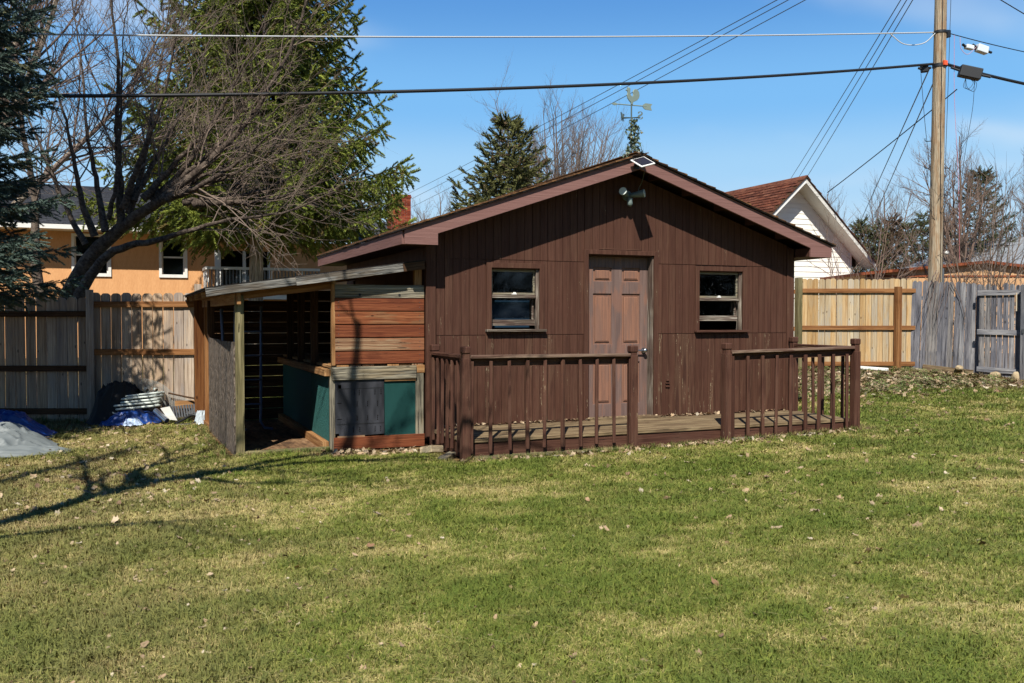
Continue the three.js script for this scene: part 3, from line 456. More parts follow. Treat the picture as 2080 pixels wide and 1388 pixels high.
  for (let k = 0; k < 7; k++) { const z = -10.35 - k * .56; part(t, 'rafter', bar([.77, rl(.77) - .055, z], [3.12, rl(3.12) - .055, z], .04, .066), k % 2 ? M.tan : M.rail); }
  part(t, 'roof_fascia', bar([.745, rl(.745) - .042, -9.965], [1.685, rl(1.685) - .042, -9.965], .03, .088, .003), M.greyboard); part(t, 'roof_fascia', bar([1.67, rl(1.67) - .046, -9.948], [2.86, rl(2.86) - .046, -9.948], .03, .092, .003), M.greyboard); part(t, 'roof_fascia', bar([2.865, rl(2.865) - .046, -9.97], [3.12, rl(3.12) - .05, -9.97], .03, .09), M.darkwood);
  part(t, 'front_beam', bar([1.1, 1.74, Z - .05], [2.11, rl(2.11) - .13, Z - .05], .04, .10), M.rail);
  part(t, 'stub_post', rbox(3.05, 3.135, 1.87, 2.06, Z - .1, Z - .02, .004), M.tan); part(t, 'stub_post', box(2.09, 2.13, 1.87, 1.955, Z - .0, Z + .03), M.cedarPale);
  const l = thing('step_ladder', 'tall blue grey stepladder standing inside the dark lean-to', 'ladder', [1.5, .02, -12.6]), lm = plain(0x5d6a86, .5, .3);
  for (const x of [1.28, 1.62]) part(l, 'rail', tube([[x + .05, 1.65, -12.75], [x, .3, -12.45], [x, .06, -12.4], [x + .12, .03, -12.28]], .018, 8), lm);
  for (let k = 0; k < 4; k++) part(l, 'rung', tube([[1.30 + k * .01, .35 + k * .32, -12.45 - k * .07], [1.62 + k * .01, .35 + k * .32, -12.45 - k * .07]], .014, 6), lm);
  single('metal_pipe', tube([[1.24, .05, -13.0], [1.20, 1.62, -13.3]], .022, 8), lm, 'blue grey pipe leaning in the lean-to back corner', 'pipe', [1.24, .05, -13]);
  single('dirt_floor', box(1.1, 3.1, -.03, .012, -13.5, Z - .1), speck(61, [[70, 52, 38], [110, 84, 60], [138, 110, 82]], { freq: 12, bump: .02 }), null, null, [2, -.03, -12]).userData = { kind: 'structure' };
}

// ---------------------------------------------------------------- fences
const picket = (w, y0, y1, ear, th = .018) => { const g = prism([[-w / 2, y0], [w / 2, y0], [w / 2, y1 - ear], [w / 2 - ear * .8, y1 - ear * .12], [w / 2 - ear * 1.4, y1], [-w / 2 + ear * 1.4, y1], [-w / 2 + ear * .8, y1 - ear * .12], [-w / 2, y1 - ear]], 0, th, 'y'); return g; };
function along(g, a, b, s, off = 0) { const L = Math.hypot(b[0] - a[0], b[1] - a[1]), ux = (b[0] - a[0]) / L, uz = (b[1] - a[1]) / L; return g.rotateY(-Math.atan2(uz, ux)).translate(a[0] + ux * s - uz * off, 0, a[1] + uz * s + ux * off); }
const at2 = (a, b, s, off = 0) => { const L = Math.hypot(b[0] - a[0], b[1] - a[1]), ux = (b[0] - a[0]) / L, uz = (b[1] - a[1]) / L; return [a[0] + ux * s - uz * off, a[1] + uz * s + ux * off]; };
function fenceRun(t, a, b, o) {
  const L = Math.hypot(b[0] - a[0], b[1] - a[1]);
  for (let s = o.step / 2; s < L; s += o.step) { const [x, z] = at2(a, b, s), gy = ground(x, z), h = o.h + rr(-.012, .012) + (o.hs || 0) * s; part(t, 'picket', along(picket(o.w, gy - .02 + rr(0, .03), (o.abs ? 0 : gy) + h, o.ear).rotateZ(rr(-.004, .004)), a, b, s, rr(-.004, .004)), pick(o.mats)); }
  for (const [y, s0, s1, m] of o.rails) { const p = at2(a, b, s0 ?? 0, .041), q = at2(a, b, s1 ?? L, .041); part(t, 'rail', bar([p[0], y, p[1]], [q[0], y, q[1]], .04, .085, .004), m || o.rm); }
}
{
  const fm = variants(M.fence, [0xffffff, 0xf0e8e0, 0xe6e6ea, 0xfff4e6]), A = [-3.75, -15.92], B = [-.5, -14.55], C = [.98, -13.93];
  const t = thing('picket_fence', 'dog-eared brown board fence behind the tarps and lean-to', 'fence', [-.5, 0, -14.5]);
  fenceRun(t, A, B, { step: .152, w: .139, h: 1.80, ear: .035, mats: fm, rails: [[1.55], [.76], [.14]], rm: M.darkwood });
  fenceRun(t, B, C, { step: .150, w: .139, h: 1.87, ear: .035, mats: fm, rails: [[1.69, .06], [1.0, .06], [.16, .06]], rm: M.rail });
  part(t, 'fence_post', bar([-.51, -.05, -14.49], [-.51, 1.90, -14.49], .1, .1), M.fence); part(t, 'fence_post', bar([-3.0, -.05, -15.54], [-3.0, 1.88, -15.54], .1, .1), M.fence); part(t, 'fence_post', bar([.93, -.05, -13.88], [.93, 1.98, -13.88], .09, .09), M.fence);
  const t2 = thing('board_fence', 'pale tan new board fence right of the shed', 'fence', [13.5, .45, -14.4]), tm = variants(M.fenceTan, [0xffffff, 0xf2e2cc, 0xe9e7e4, 0xffeed4, 0xe6d2b4]);
  fenceRun(t2, [9.4, -16.1], [12.49, -14.81], { step: .118, w: .112, h: 2.28, abs: 1, ear: .03, mats: tm, rails: [[2.02], [1.27], [.6]], rm: M.rail });
  fenceRun(t2, [12.49, -14.81], [14.80, -13.83], { step: .118, w: .112, h: 2.28, abs: 1, ear: .03, mats: tm, rails: [[2.04], [1.29], [.56]], rm: M.rail });
  part(t2, 'fence_post', bar([12.50, .35, -14.73], [12.50, 2.30, -14.73], .11, .11), M.post); part(t2, 'fence_post', bar([14.34, .35, -13.93], [14.34, 2.12, -13.93], .11, .1), M.rail);
  const t3 = thing('grey_fence', 'weathered silver grey picket fence between tan fence and gate', 'fence', [15, .4, -13.4]), gm = variants(M.fenceGrey, [0xffffff, 0xe4e4ea, 0xf4efe8, 0xd2d2d8]);
  { const a = [14.68, -13.84], b = [15.38, -12.93], L = Math.hypot(.70, .91); for (let s = -.05; s < L; s += .099) { const k = s / L, [x, z] = at2(a, b, s); part(t3, 'picket', along(picket(.094, .43 - .03 * k, 2.24 - .07 * k + rr(-.02, .02), .035).rotateZ(-.022 + rr(-.006, .006)), a, b, s - .0, -.005 + rr(-.003, .003)), pick(gm)); } part(t3, 'rail', bar([14.66, 1.9, -13.91], [15.36, 1.86, -13.0], .04, .08), M.fenceGrey); part(t3, 'rail', bar([14.66, .8, -13.91], [15.36, .76, -13.0], .04, .08), M.fenceGrey); }
  const t4 = thing('garden_gate', 'sagging grey picket gate with three cross rails', 'gate', [15.4, .35, -12.5]);
  { const a = [15.26, -12.80], b = [15.72, -12.22], L = .82; for (let k = 0; k < 8; k++) { const s = .05 + k * .102; if (k === 3) continue; part(t4, 'picket', along(picket(.092, .40 - .10 * k / 8, 2.16 - .03 * k / 8 + rr(-.03, .03), .04), a, b, s), pick(gm)); } part(t4, 'picket', along(picket(.092, .38, 1.97, .02), a, b, .05 + 3 * .102), pick(gm));
    for (const [y0, y1] of [[1.97, 1.98], [1.22, 1.20], [.50, .45]]) { const p = at2(a, b, -.03, .04), q = at2(a, b, .86, .04); part(t4, 'gate_rail', bar([p[0], y0, p[1]], [q[0], y1, q[1]], .035, .10, .004), M.fenceGrey); } part(t4, 'strap', bar([15.60, 1.97, -12.26], [15.59, 1.62, -12.25], .02, .006), M.fenceTan); }
  const t5 = thing('gate_post', 'thick grey gate post at the right edge of the lawn', 'post', [15.6, .27, -12.05]);
  part(t5, 'post', rbox(15.53, 15.67, .2, 2.12, -12.12, -12.0, .008), M.fenceGrey); part(t5, 'hinge', box(15.515, 15.53, 1.2, 1.28, -12.08, -12.04), M.steel);
  single('base_plank', bar([14.75, .47, -13.68], [15.30, .38, -12.95], .04, .17, .004), M.deck, 'weathered plank leaning at the foot of the grey fence', 'plank', [15, .35, -13.3]);
  const rock = (s, q) => { const g = new THREE.IcosahedronGeometry(1, 3), p = g.attributes.position, v = V3(); for (let i = 0; i < p.count; i++) { v.fromBufferAttribute(p, i); v.multiplyScalar(.8 + .35 * fbm(v.x * 1.7 + q, v.y * 1.7 + v.z * 1.3, q, 3)); p.setXYZ(i, v.x * s[0], v.y * s[1], v.z * s[2]); } g.computeVertexNormals(); return uvbox(g, 'y', 1, 1); };
  single('rock', rock([.085, .055, .07], 3).translate(15.1, .50, -13.1), M.rock, 'small pale stone in front of the leaning plank', 'rock', [15.1, .42, -13.1]);
  single('rock', rock([.12, .08, .10], 5).translate(15.36, .38, -12.5), M.rock, 'pale boulder under the sagging grey gate', 'rock', [15.36, .3, -12.5]);
  single('rock', rock([.09, .14, .08], 8).translate(15.55, .34, -12.2), M.rock, 'upright stone wedged beside the thick gate post', 'rock', [15.55, .25, -12.2]);
  { const d = thing('downspout', 'fallen white downspout section on leaves below tan fence', 'downspout', [13.7, .5, -13.8]); part(d, 'pipe', bar([13.45, .50, -14.05], [13.82, .47, -13.65], .075, .06, .012), M.white); part(d, 'elbow', bar([13.36, .54, -14.1], [13.47, .50, -14.03], .07, .055, .012), M.white); }
}

// ---------------------------------------------------------------- tarps and the heap by the left fence
function tarp(cx, cz, rx, rz, h, seed, rot, folds) {
  const n = 110, g = new THREE.PlaneGeometry(2, 2, n, n).rotateX(-Math.PI / 2), p = g.attributes.position;
  for (let i = 0; i < p.count; i++) {
    let x = p.getX(i), z = p.getZ(i); const a = Math.atan2(z, x), e = 1 + .22 * (fbm(Math.cos(a) * 1.5 + seed, Math.sin(a) * 1.5, seed, 3) - .5) * 2; const m = Math.max(Math.abs(x), Math.abs(z)) || 1, l = Math.hypot(x, z) || 1; const k = m / l; x *= k * .5 + .5; z *= k * .5 + .5;
    const d = Math.hypot(x, z), wx = x + .35 * (fbm(x * 2 + seed, z * 2, seed + 8, 2) - .5), wz = z + .35 * (fbm(x * 2, z * 2 + seed, seed + 9, 2) - .5);
    const ridge = (u, v, k) => { const n = vn(u, v, seed + k); return 1 - Math.abs(2 * n - 1); };
    let y = h * sst(1.02, .45, d) * (.62 + .55 * fbm(x * 1.6 + seed, z * 1.6, seed + 2, 2));
    y += h * (.30 * ridge(wx * folds * .45, wz * folds * .9, 3) ** 2 + .16 * ridge(wx * folds * 1.1 + 5, wz * folds * 1.6, 4) ** 2 + .05 * fbm(x * 9, z * 9, seed + 6, 2)) * sst(1.08, .75, d) + .012 + .02 * fbm(x * 6, z * 6, seed + 5, 2);
    p.setXYZ(i, x * rx * e, y, z * rz * e);
  }
  g.computeVertexNormals(); return g.rotateY(rot).translate(cx, 0, cz);
}
{
  single('blue_tarp', tarp(-1.85, -12.75, .95, .5, .24, 21, .15, 8), new THREE.MeshStandardMaterial({ color: 0x0b2f70, roughness: .38, side: THREE.DoubleSide }), 'crumpled bright blue tarp bundle behind the grey tarp', 'tarp', [-1.52, 0, -12.5]);
  const gm = new THREE.MeshStandardMaterial({ color: 0x646a6a, roughness: .6, side: THREE.DoubleSide });
  const t = thing('grey_tarp', 'folded light grey tarp heap at left edge of lawn', 'tarp', [-1.3, 0, -11.2]);
  part(t, 'folded_heap', tarp(-1.72, -11.55, 1.0, .42, .20, 33, .1, 8), gm);
  part(t, 'loose_flap', tarp(-1.45, -11.1, .95, .25, .07, 37, .1, 6), gm);
  // folded frame of pale tubes
  const f = thing('folded_chair_stack', 'stack of folded pale tube frames on a blue tarp by the fence', 'folding frames', [.05, .05, -14.0]);
  const pm = plain(0xb9c1bb, .45), tubes = [[.22, -.28, .36, 0], [.27, -.30, .36, .01], [.31, -.22, .37, .02], [.36, -.2, .40, .025], [.40, -.12, .41, .03]];
  tubes.forEach(([y, a, b, k]) => { const P = [[.05 + a, y - .02, -13.95], [.05 + a + .1, y, -13.80 - k], [.05 + b - .1, y + .035, -13.72 - k], [.05 + b, y + .03, -13.85], [.05 + b - .08, y + .02, -14.05], [.05 + a + .1, y - .01, -14.1]]; part(f, 'tube', tube(P, .0155, 8, 40, true), pm); });
  for (let k = 0; k < 3; k++) part(f, 'tube_end', tube([[.12 + k * .12, .46, -13.92], [.10 + k * .12, .47, -14.08]], .026, 10), k ? pm : M.darkwood);
  for (let k = 0; k < 6; k++) part(f, 'curved_slat', tube([[-.22 + k * .07, .20, -13.86], [-.2 + k * .07, .165, -13.80], [-.13 + k * .07, .16, -13.82]], .009, 6), pm);
  single('blue_tarp', tarp(.02, -13.9, .42, .34, .14, 44, .1, 6), new THREE.MeshStandardMaterial({ color: 0x103474, roughness: .4, side: THREE.DoubleSide }), 'flat blue tarp under the stack of tube frames', 'tarp', [.02, 0, -13.9]);
  single('plastic_bag', tarp(.04, -13.52, .13, .07, .07, 45, .2, 7), plain(0xaec2dd, .4), 'scrap of pale blue plastic in front of the tube frames', 'plastic scrap', [.04, 0, -13.52]);
  const blk = tarp(-.08, -14.02, .48, .24, .40, 51, .1, 5); single('black_netting', blk, new THREE.MeshStandardMaterial({ color: 0x191a1c, roughness: .85, side: THREE.DoubleSide }), 'black garden netting draped behind the tube frames', 'netting', [-.12, 0, -14.05]);
  const net = []; for (let k = 0; k < 30; k++) { const y = .16 + k * .0125; net.push(tube([[.12, y + .12, -14.12], [.42, y + .09 - .002 * k, -13.98], [.62, y * .72 + .02, -13.9], [.98, y * .35 + .06, -13.72]], .0022, 3, 10)); } for (let k = 0; k < 34; k++) { const s = k / 33, x = .12 + .8 * s, z = -14.12 + .36 * s; net.push(tube([[x, .30 - .18 * s, z], [x + .02, .62 - .40 * s, z - .02]], .0022, 3, 2)); }
  const nt = single('wire_mesh', merge(net), plain(0x8d8f8c, .6, .4), 'grey wire mesh sheet leaning on the fence boards', 'wire mesh', [.5, .1, -14]);
  single('mesh_stake', tube([[.52, .42, -13.86], [.78, .36, -13.74], [.97, .33, -13.66]], .012, 6), M.darkwood, 'dark stake across the edge of the wire mesh', 'stake', [.75, .33, -13.75]);
  single('board_scrap', box(.60, .95, .20, .31, -13.80, -13.78), M.tan, 'orange board scrap behind the black gutter', 'board', [.75, .2, -13.8]);
  const gt = thing('gutter_section', 'white gutter end and black corrugated edging by the lean-to', 'gutter', [.7, .05, -13.6]);
  part(gt, 'end_cap', prism([[.40, .24], [.52, .26], [.62, .06], [.50, .08]], -13.52, -13.50, 'x'), M.white); const cr = []; for (let k = 0; k < 12; k++) cr.push(tube([[.55 + k * .035, .09 + k * .003, -13.53], [.53 + k * .035, .25 + k * .003, -13.57]], .014, 6)); part(gt, 'corrugated_edging', merge(cr), plain(0x4a4c50, .5));
  part(gt, 'silver_pipe', tube([[.34, .20, -13.62], [.48, .07, -13.42]], .04, 12), M.metal);
  single('black_hose', tube([[.58, .03, -13.35], [.68, .07, -13.42], [.82, .13, -13.5], [.92, .10, -13.45], [.80, .03, -13.28], [.60, .02, -13.3]], .018, 7), M.black, 'loop of black hose on the ground by the gutter', 'hose', [.7, .02, -13.35]);
  single('foil_scrap', tarp(.92, -13.35, .1, .08, .13, 57, .4, 9), plain(0xb6bfc4, .4, .3), 'crumpled pale foil scrap against the lean-to corner', 'scrap', [.92, 0, -13.35]);
}

// ================================================================ NEIGHBOURING BUILDINGS
{ // white sided garage with red brown shingle roof
  const g = thing('white_garage', 'white sided garage with steep red brown shingle roof behind the fence', 'garage', [17.2, .5, -23]);
  const px = 17.2, py = 5.36, ex = 2.54, ey = 3.05, sl = (py - ey) / ex, zr = -20, zw = -20.54, hw = 2.06;
  part(g, 'gable_wall', prism([[px - hw, .3], [px + hw, .3], [px + hw, ey + (ex - hw) * sl - .12], [px, py - .2], [px - hw, ey + (ex - hw) * sl - .12]], zw - .1, zw), M.vinyl);
  for (let y = 2.05, k = 0; y < 5.1; y += .148, k++) { const w = Math.min(hw, (py - .14 - y) / sl); if (w < .1) break; const w2 = Math.min(hw, Math.max(.02, (py - .14 - y - .148) / sl)); const q = prism([[px - w, y], [px + w, y], [px + w2, y + .146], [px - w2, y + .146]], 0, .012, 'x'); q.translate(0, -y, 0).rotateX(-.09).translate(0, y, zw + .014); part(g, 'siding_course', q, M.vinyl); }
  part(g, 'corner_trim', box(px + hw - .02, px + hw + .05, .3, ey + .33, zw - .1, zw + .04), M.white); part(g, 'side_wall', box(px + hw - .06, px + hw, .3, ey + .35, -27, zw - .11), M.vinyl); part(g, 'side_wall', box(px - hw, px - hw + .06, .3, ey + .35, -27, zw - .11), M.vinyl);
  for (const s of [-1, 1]) {
    const e = px + s * ex;
    const o = (a) => s < 0 ? a.slice().reverse() : a;
    part(g, 'soffit', prism(o([[px, py - .14], [px, py - .11], [e, ey - .11], [e, ey - .14]]), zw + .02, zr - .03, 'z'), M.white);
    part(g, 'barge_board', prism(o([[px, py - .165], [px, py - .02], [e, ey - .02], [e, ey - .165]]), zr - .03, zr, 'x'), s < 0 ? M.white : M.whitePeel);
    part(g, 'roof_sheet', prism(o([[px, py - .018], [px, py + .004], [e + s * .04, ey - .032], [e + s * .04, ey - .056]]), -27.5, zr + .04, 'z'), M.darkwood);
    // shingles: tabs of each course, butt ends raised
    const L = Math.hypot(ex, py - ey), cosn = ex / L, sinn = (py - ey) / L, sm = variants(M.shingleRed, [0xffffff, 0xe2d6d0, 0xf6e4da, 0xd0c2bc]); let rest = [];
    for (let c = 0; c < 26; c++) { const d0 = c * .135; for (let z = zr + .045 - (c % 2) * .16 - rr(0, .05); z > -27.4; z -= .32) { const a = d0 - .012, b = d0 + .16 ; const X = d => px + s * d * cosn, Y = d => py - d * sinn; const lift = rr(.02, .03); const pts = o([[X(a), Y(a) + .008], [X(a), Y(a) + .014], [X(b - .02) + s * sinn * lift, Y(b - .02) + lift], [X(b - .02), Y(b - .02) + .006]]); const q = prism(pts, z - .315, Math.min(z, zr + .045), 'z'); uvbox(q, 'z', 1, 1); if (s < 0 && z > -25.2 && c < 12) part(g, 'shingle', q, pick(sm)); else rest.push(q); } }
    part(g, 'shingle_field', merge(rest), sm[0]).userData.kind = 'stuff';
  }
  part(g, 'ridge_cap', prism([[px - .13, py - .10], [px, py + .03], [px + .13, py - .10], [px + .13, py - .085], [px, py + .045], [px - .13, py - .085]], -27.5, zr + .05, 'z'), M.shingleRed);
}
{ // orange house
  const Zw = -37.7, h = thing('orange_house', 'orange stucco house with grey roof and white trimmed windows behind trees', 'house', [1, 0, -42]);
  const win = [[-1.82, -.67, 3.16, 4.53], [1.22, 2.05, 3.16, 4.5], [3.3, 5.3, 2.3, 4.15]];
  part(h, 'wall', prism(rect(-9, 6.85, 0, 4.95), Zw - .25, Zw, 'y', win.map(w => rect(...w))), M.stucco); part(h, 'wall', box(6.6, 6.85, 0, 4.95, -48, Zw - .26), M.stucco); part(h, 'wall', box(-9, -8.8, 0, 4.95, -48, Zw - .26), M.stucco); part(h, 'wall', box(6.86, 13.2, 0, 4.7, -48, -39.4), M.stucco); part(h, 'wall', box(-9, 6.85, 0, 4.95, -48.3, -48.02), M.stucco); part(h, 'ceiling', box(-8.7, 6.5, 4.74, 4.8, -48, Zw - .3), M.darkwood); part(h, 'floor', box(-8.7, 6.5, 1.9, 2.2, -48, Zw - .3), M.darkwood);
  win.slice(0, 2).forEach(([a, b, c, d]) => { const w = part(h, 'window', prism(rect(a - .1, b + .1, c - .12, d + .1), Zw + .002, Zw + .06, 'y', [rect(a, b, c, d)]), M.white); part(w, 'sash', merge([box(a, b, (c + d) / 2 - .03, (c + d) / 2 + .03, Zw - .1, Zw - .04), box(a, a + .05, c, d, Zw - .1, Zw - .041), box(b - .05, b, c, d, Zw - .1, Zw - .041)]), M.white); part(w, 'pane', box(a, b, c, d, Zw - .075, Zw - .07), M.glass); part(w, 'blind', box(a + .06, b - .06, c, d, Zw - .24, Zw - .2), plain(0x2b2e33, .8)); });
  const dr = part(h, 'patio_door', merge([box(3.3, 3.4, 2.3, 4.15, Zw - .1, Zw), box(4.24, 4.36, 2.3, 4.15, Zw - .1, Zw), box(5.2, 5.3, 2.3, 4.15, Zw - .1, Zw)]), M.white); part(dr, 'pane', box(3.4, 4.24, 2.3, 4.15, Zw - .07, Zw - .06), M.glass); part(dr, 'pane', box(4.36, 5.2, 2.3, 4.15, Zw - .07, Zw - .06), M.glass);
  const ey = 4.72, ez = -36.75, ry = 7.1, rz = -43;
  const bal = part(h, 'balcony', box(2.75, 7.0, 2.2, 2.36, Zw + .01, -36.1), M.white);
  part(bal, 'top_rail', box(2.75, 7.0, 3.32, 3.42, -36.2, -36.1), M.white); part(bal, 'bottom_rail', box(2.75, 7.0, 2.5, 2.56, -36.18, -36.12), M.white); part(bal, 'side_rail', box(2.70, 2.80, 3.32, 3.42, Zw + .01, -36.21), M.white);
  for (let k = 0; k < 33; k++) part(bal, 'baluster', box(2.78 + k * .13, 2.82 + k * .13, 2.57, 3.31, -36.17, -36.13), k % 9 ? M.steel : M.white); for (let k = 0; k < 8; k++) part(bal, 'baluster', box(2.73, 2.77, 2.37, 3.31, Zw + .15 + k * .17, Zw + .19 + k * .17), M.white);
  for (const x of [3.1, 4.62]) part(h, 'porch_column', box(x, x + .14, 2.37, ey - .02, -36.9, -36.76), M.white);
  part(h, 'soffit', box(-9.6, 7.5, ey - .02, ey + .02, Zw + .005, ez), M.white); part(h, 'gutter', box(-9.6, 7.5, ey - .02, ey + .14, ez + .002, ez + .1), M.white);
  const courses = 30, cm = variants(M.shingleGrey, [0xffffff, 0xe8e8f0, 0xf2f2f2]);
  const rf = part(h, 'roof', (() => { const g = new THREE.BufferGeometry(); const A = [-9.6, ey + .1, ez], B = [7.5, ey + .1, ez], C = [4.5, ry, rz], D = [-6, ry, rz], E = [-9.6, ey + .1, -49], Fq = [7.5, ey + .1, -49]; const v = [...A, ...B, ...C, ...A, ...C, ...D, ...B, ...Fq, ...C, ...E, ...A, ...D, ...Fq, ...E, ...D, ...Fq, ...D, ...C]; g.setAttribute('position', new THREE.Float32BufferAttribute(v, 3)); g.computeVertexNormals(); return uvbox(g, 'z', 1, 1); })(), M.shingleGrey);
  for (let k = 0; k < courses; k++) { const s = k / courses, s2 = (k + 1) / courses, L = (a) => -9.6 + 3.6 * a, Rr2 = a => 7.5 - 3 * a, y = ey + .1 + (ry - ey - .1) * s, z = ez + (rz - ez) * s; part(rf, 'shingle_course', bar([L(s), y + .02, z], [Rr2(s), y + .02, z], .02, .03), pick(cm)); }
  // wing roof and brick chimney
  part(h, 'wing_roof', (() => { const g = new THREE.BufferGeometry(); const A = [6.9, 4.72, -38.6], B = [13.7, 4.72, -38.6], C = [12.2, 6.0, -42], D = [5, 6.0, -42], E = [13.7, 4.72, -46]; g.setAttribute('position', new THREE.Float32BufferAttribute([...A, ...B, ...C, ...A, ...C, ...D, ...B, ...E, ...C], 3)); g.computeVertexNormals(); return uvbox(g, 'z', 1, 1); })(), M.shingleGrey);
  const cx = 11.3, cz = -39.9, ch = part(h, 'chimney', box(cx - .40, cx + .42, 4.6, 6.98, cz - .4, cz + .4), M.mortar), bm = variants(M.brick, [0xffffff, 0xe0c8c0, 0xf4dccc, 0xc8b0a8]);
  for (let r = 0; r < 26; r++) { const y = 5.1 + r * .073, e = r > 23 ? .03 : 0; for (let k = 0; k < 4; k++) { const o = (r % 2) * .1; const x0 = Math.max(cx - .41 - e, cx - .41 - e + k * .215 - o), x1 = Math.min(cx + .43 + e, cx - .41 - e + (k + 1) * .215 - o - .012 + (k === 3 ? .12 : 0)); if (x1 > x0) part(ch, 'brick', box(x0, x1, y, y + .061, cz + .3, cz + .412 + e), pick(bm)); const z0 = cz + .298 - k * .2 - o; part(ch, 'brick', box(cx - .412 - e, cx - .3, y, y + .061, z0 - .188, z0), pick(bm)); } }
}
{ // peach metal shed behind the grey fence, and a far grey roof
  const s = thing('metal_shed', 'peach painted metal shed with rusty roof edge behind grey fence', 'shed', [20.5, .5, -16.5]);
  const A = [17.15, -17.73], ang = -Math.atan2(.39, .92);
  const mk = g => g.rotateY(ang).translate(A[0], 0, A[1]);
  const W = 5.4, yE = 2.58, yP = 2.87, px = 3.0;
  part(s, 'wall', mk(prism([[0, .3], [W, .3], [W, yE], [px, yP], [0, yE]], -.05, 0)), M.peach);
  for (let k = 0; k < 26; k++) { const x = .1 + k * .2, y = x < px ? yE + (yP - yE) * x / px : yP - (yP - yE) * (x - px) / (W - px); part(s, 'wall_rib', mk(box(x, x + .03, .3, y - .03, .0, .012)), M.peach); }
  part(s, 'wall_band', mk(box(0, W, 2.52, 2.56, .013, .025)), M.rust); part(s, 'wall', mk(box(0, .05, .3, yE, -3, -.06)), M.peach);
  part(s, 'roof', mk(prism([[-.15, yE - .02], [px, yP - .01], [W + .15, yE - .02], [W + .15, yE + .05], [px, yP + .06], [-.15, yE + .05]], -3.2, .15)), M.rust);
  const b = thing('far_house', 'far grey shingled house roof beyond the peach shed', 'house', [38, .5, -28]);
  part(b, 'wall', box(33.3, 43, .5, 3.5, -32, -26.4), M.white); part(b, 'roof', uvbox(prism([[32.7, 3.42], [38, 5.1], [43.5, 3.42], [43.5, 3.5], [38, 5.2], [32.7, 3.5]], -32.5, -26), 'z', 1, 1), speck(62, [[104, 108, 112], [126, 130, 134], [142, 146, 150]], { freq: 24 }));
}

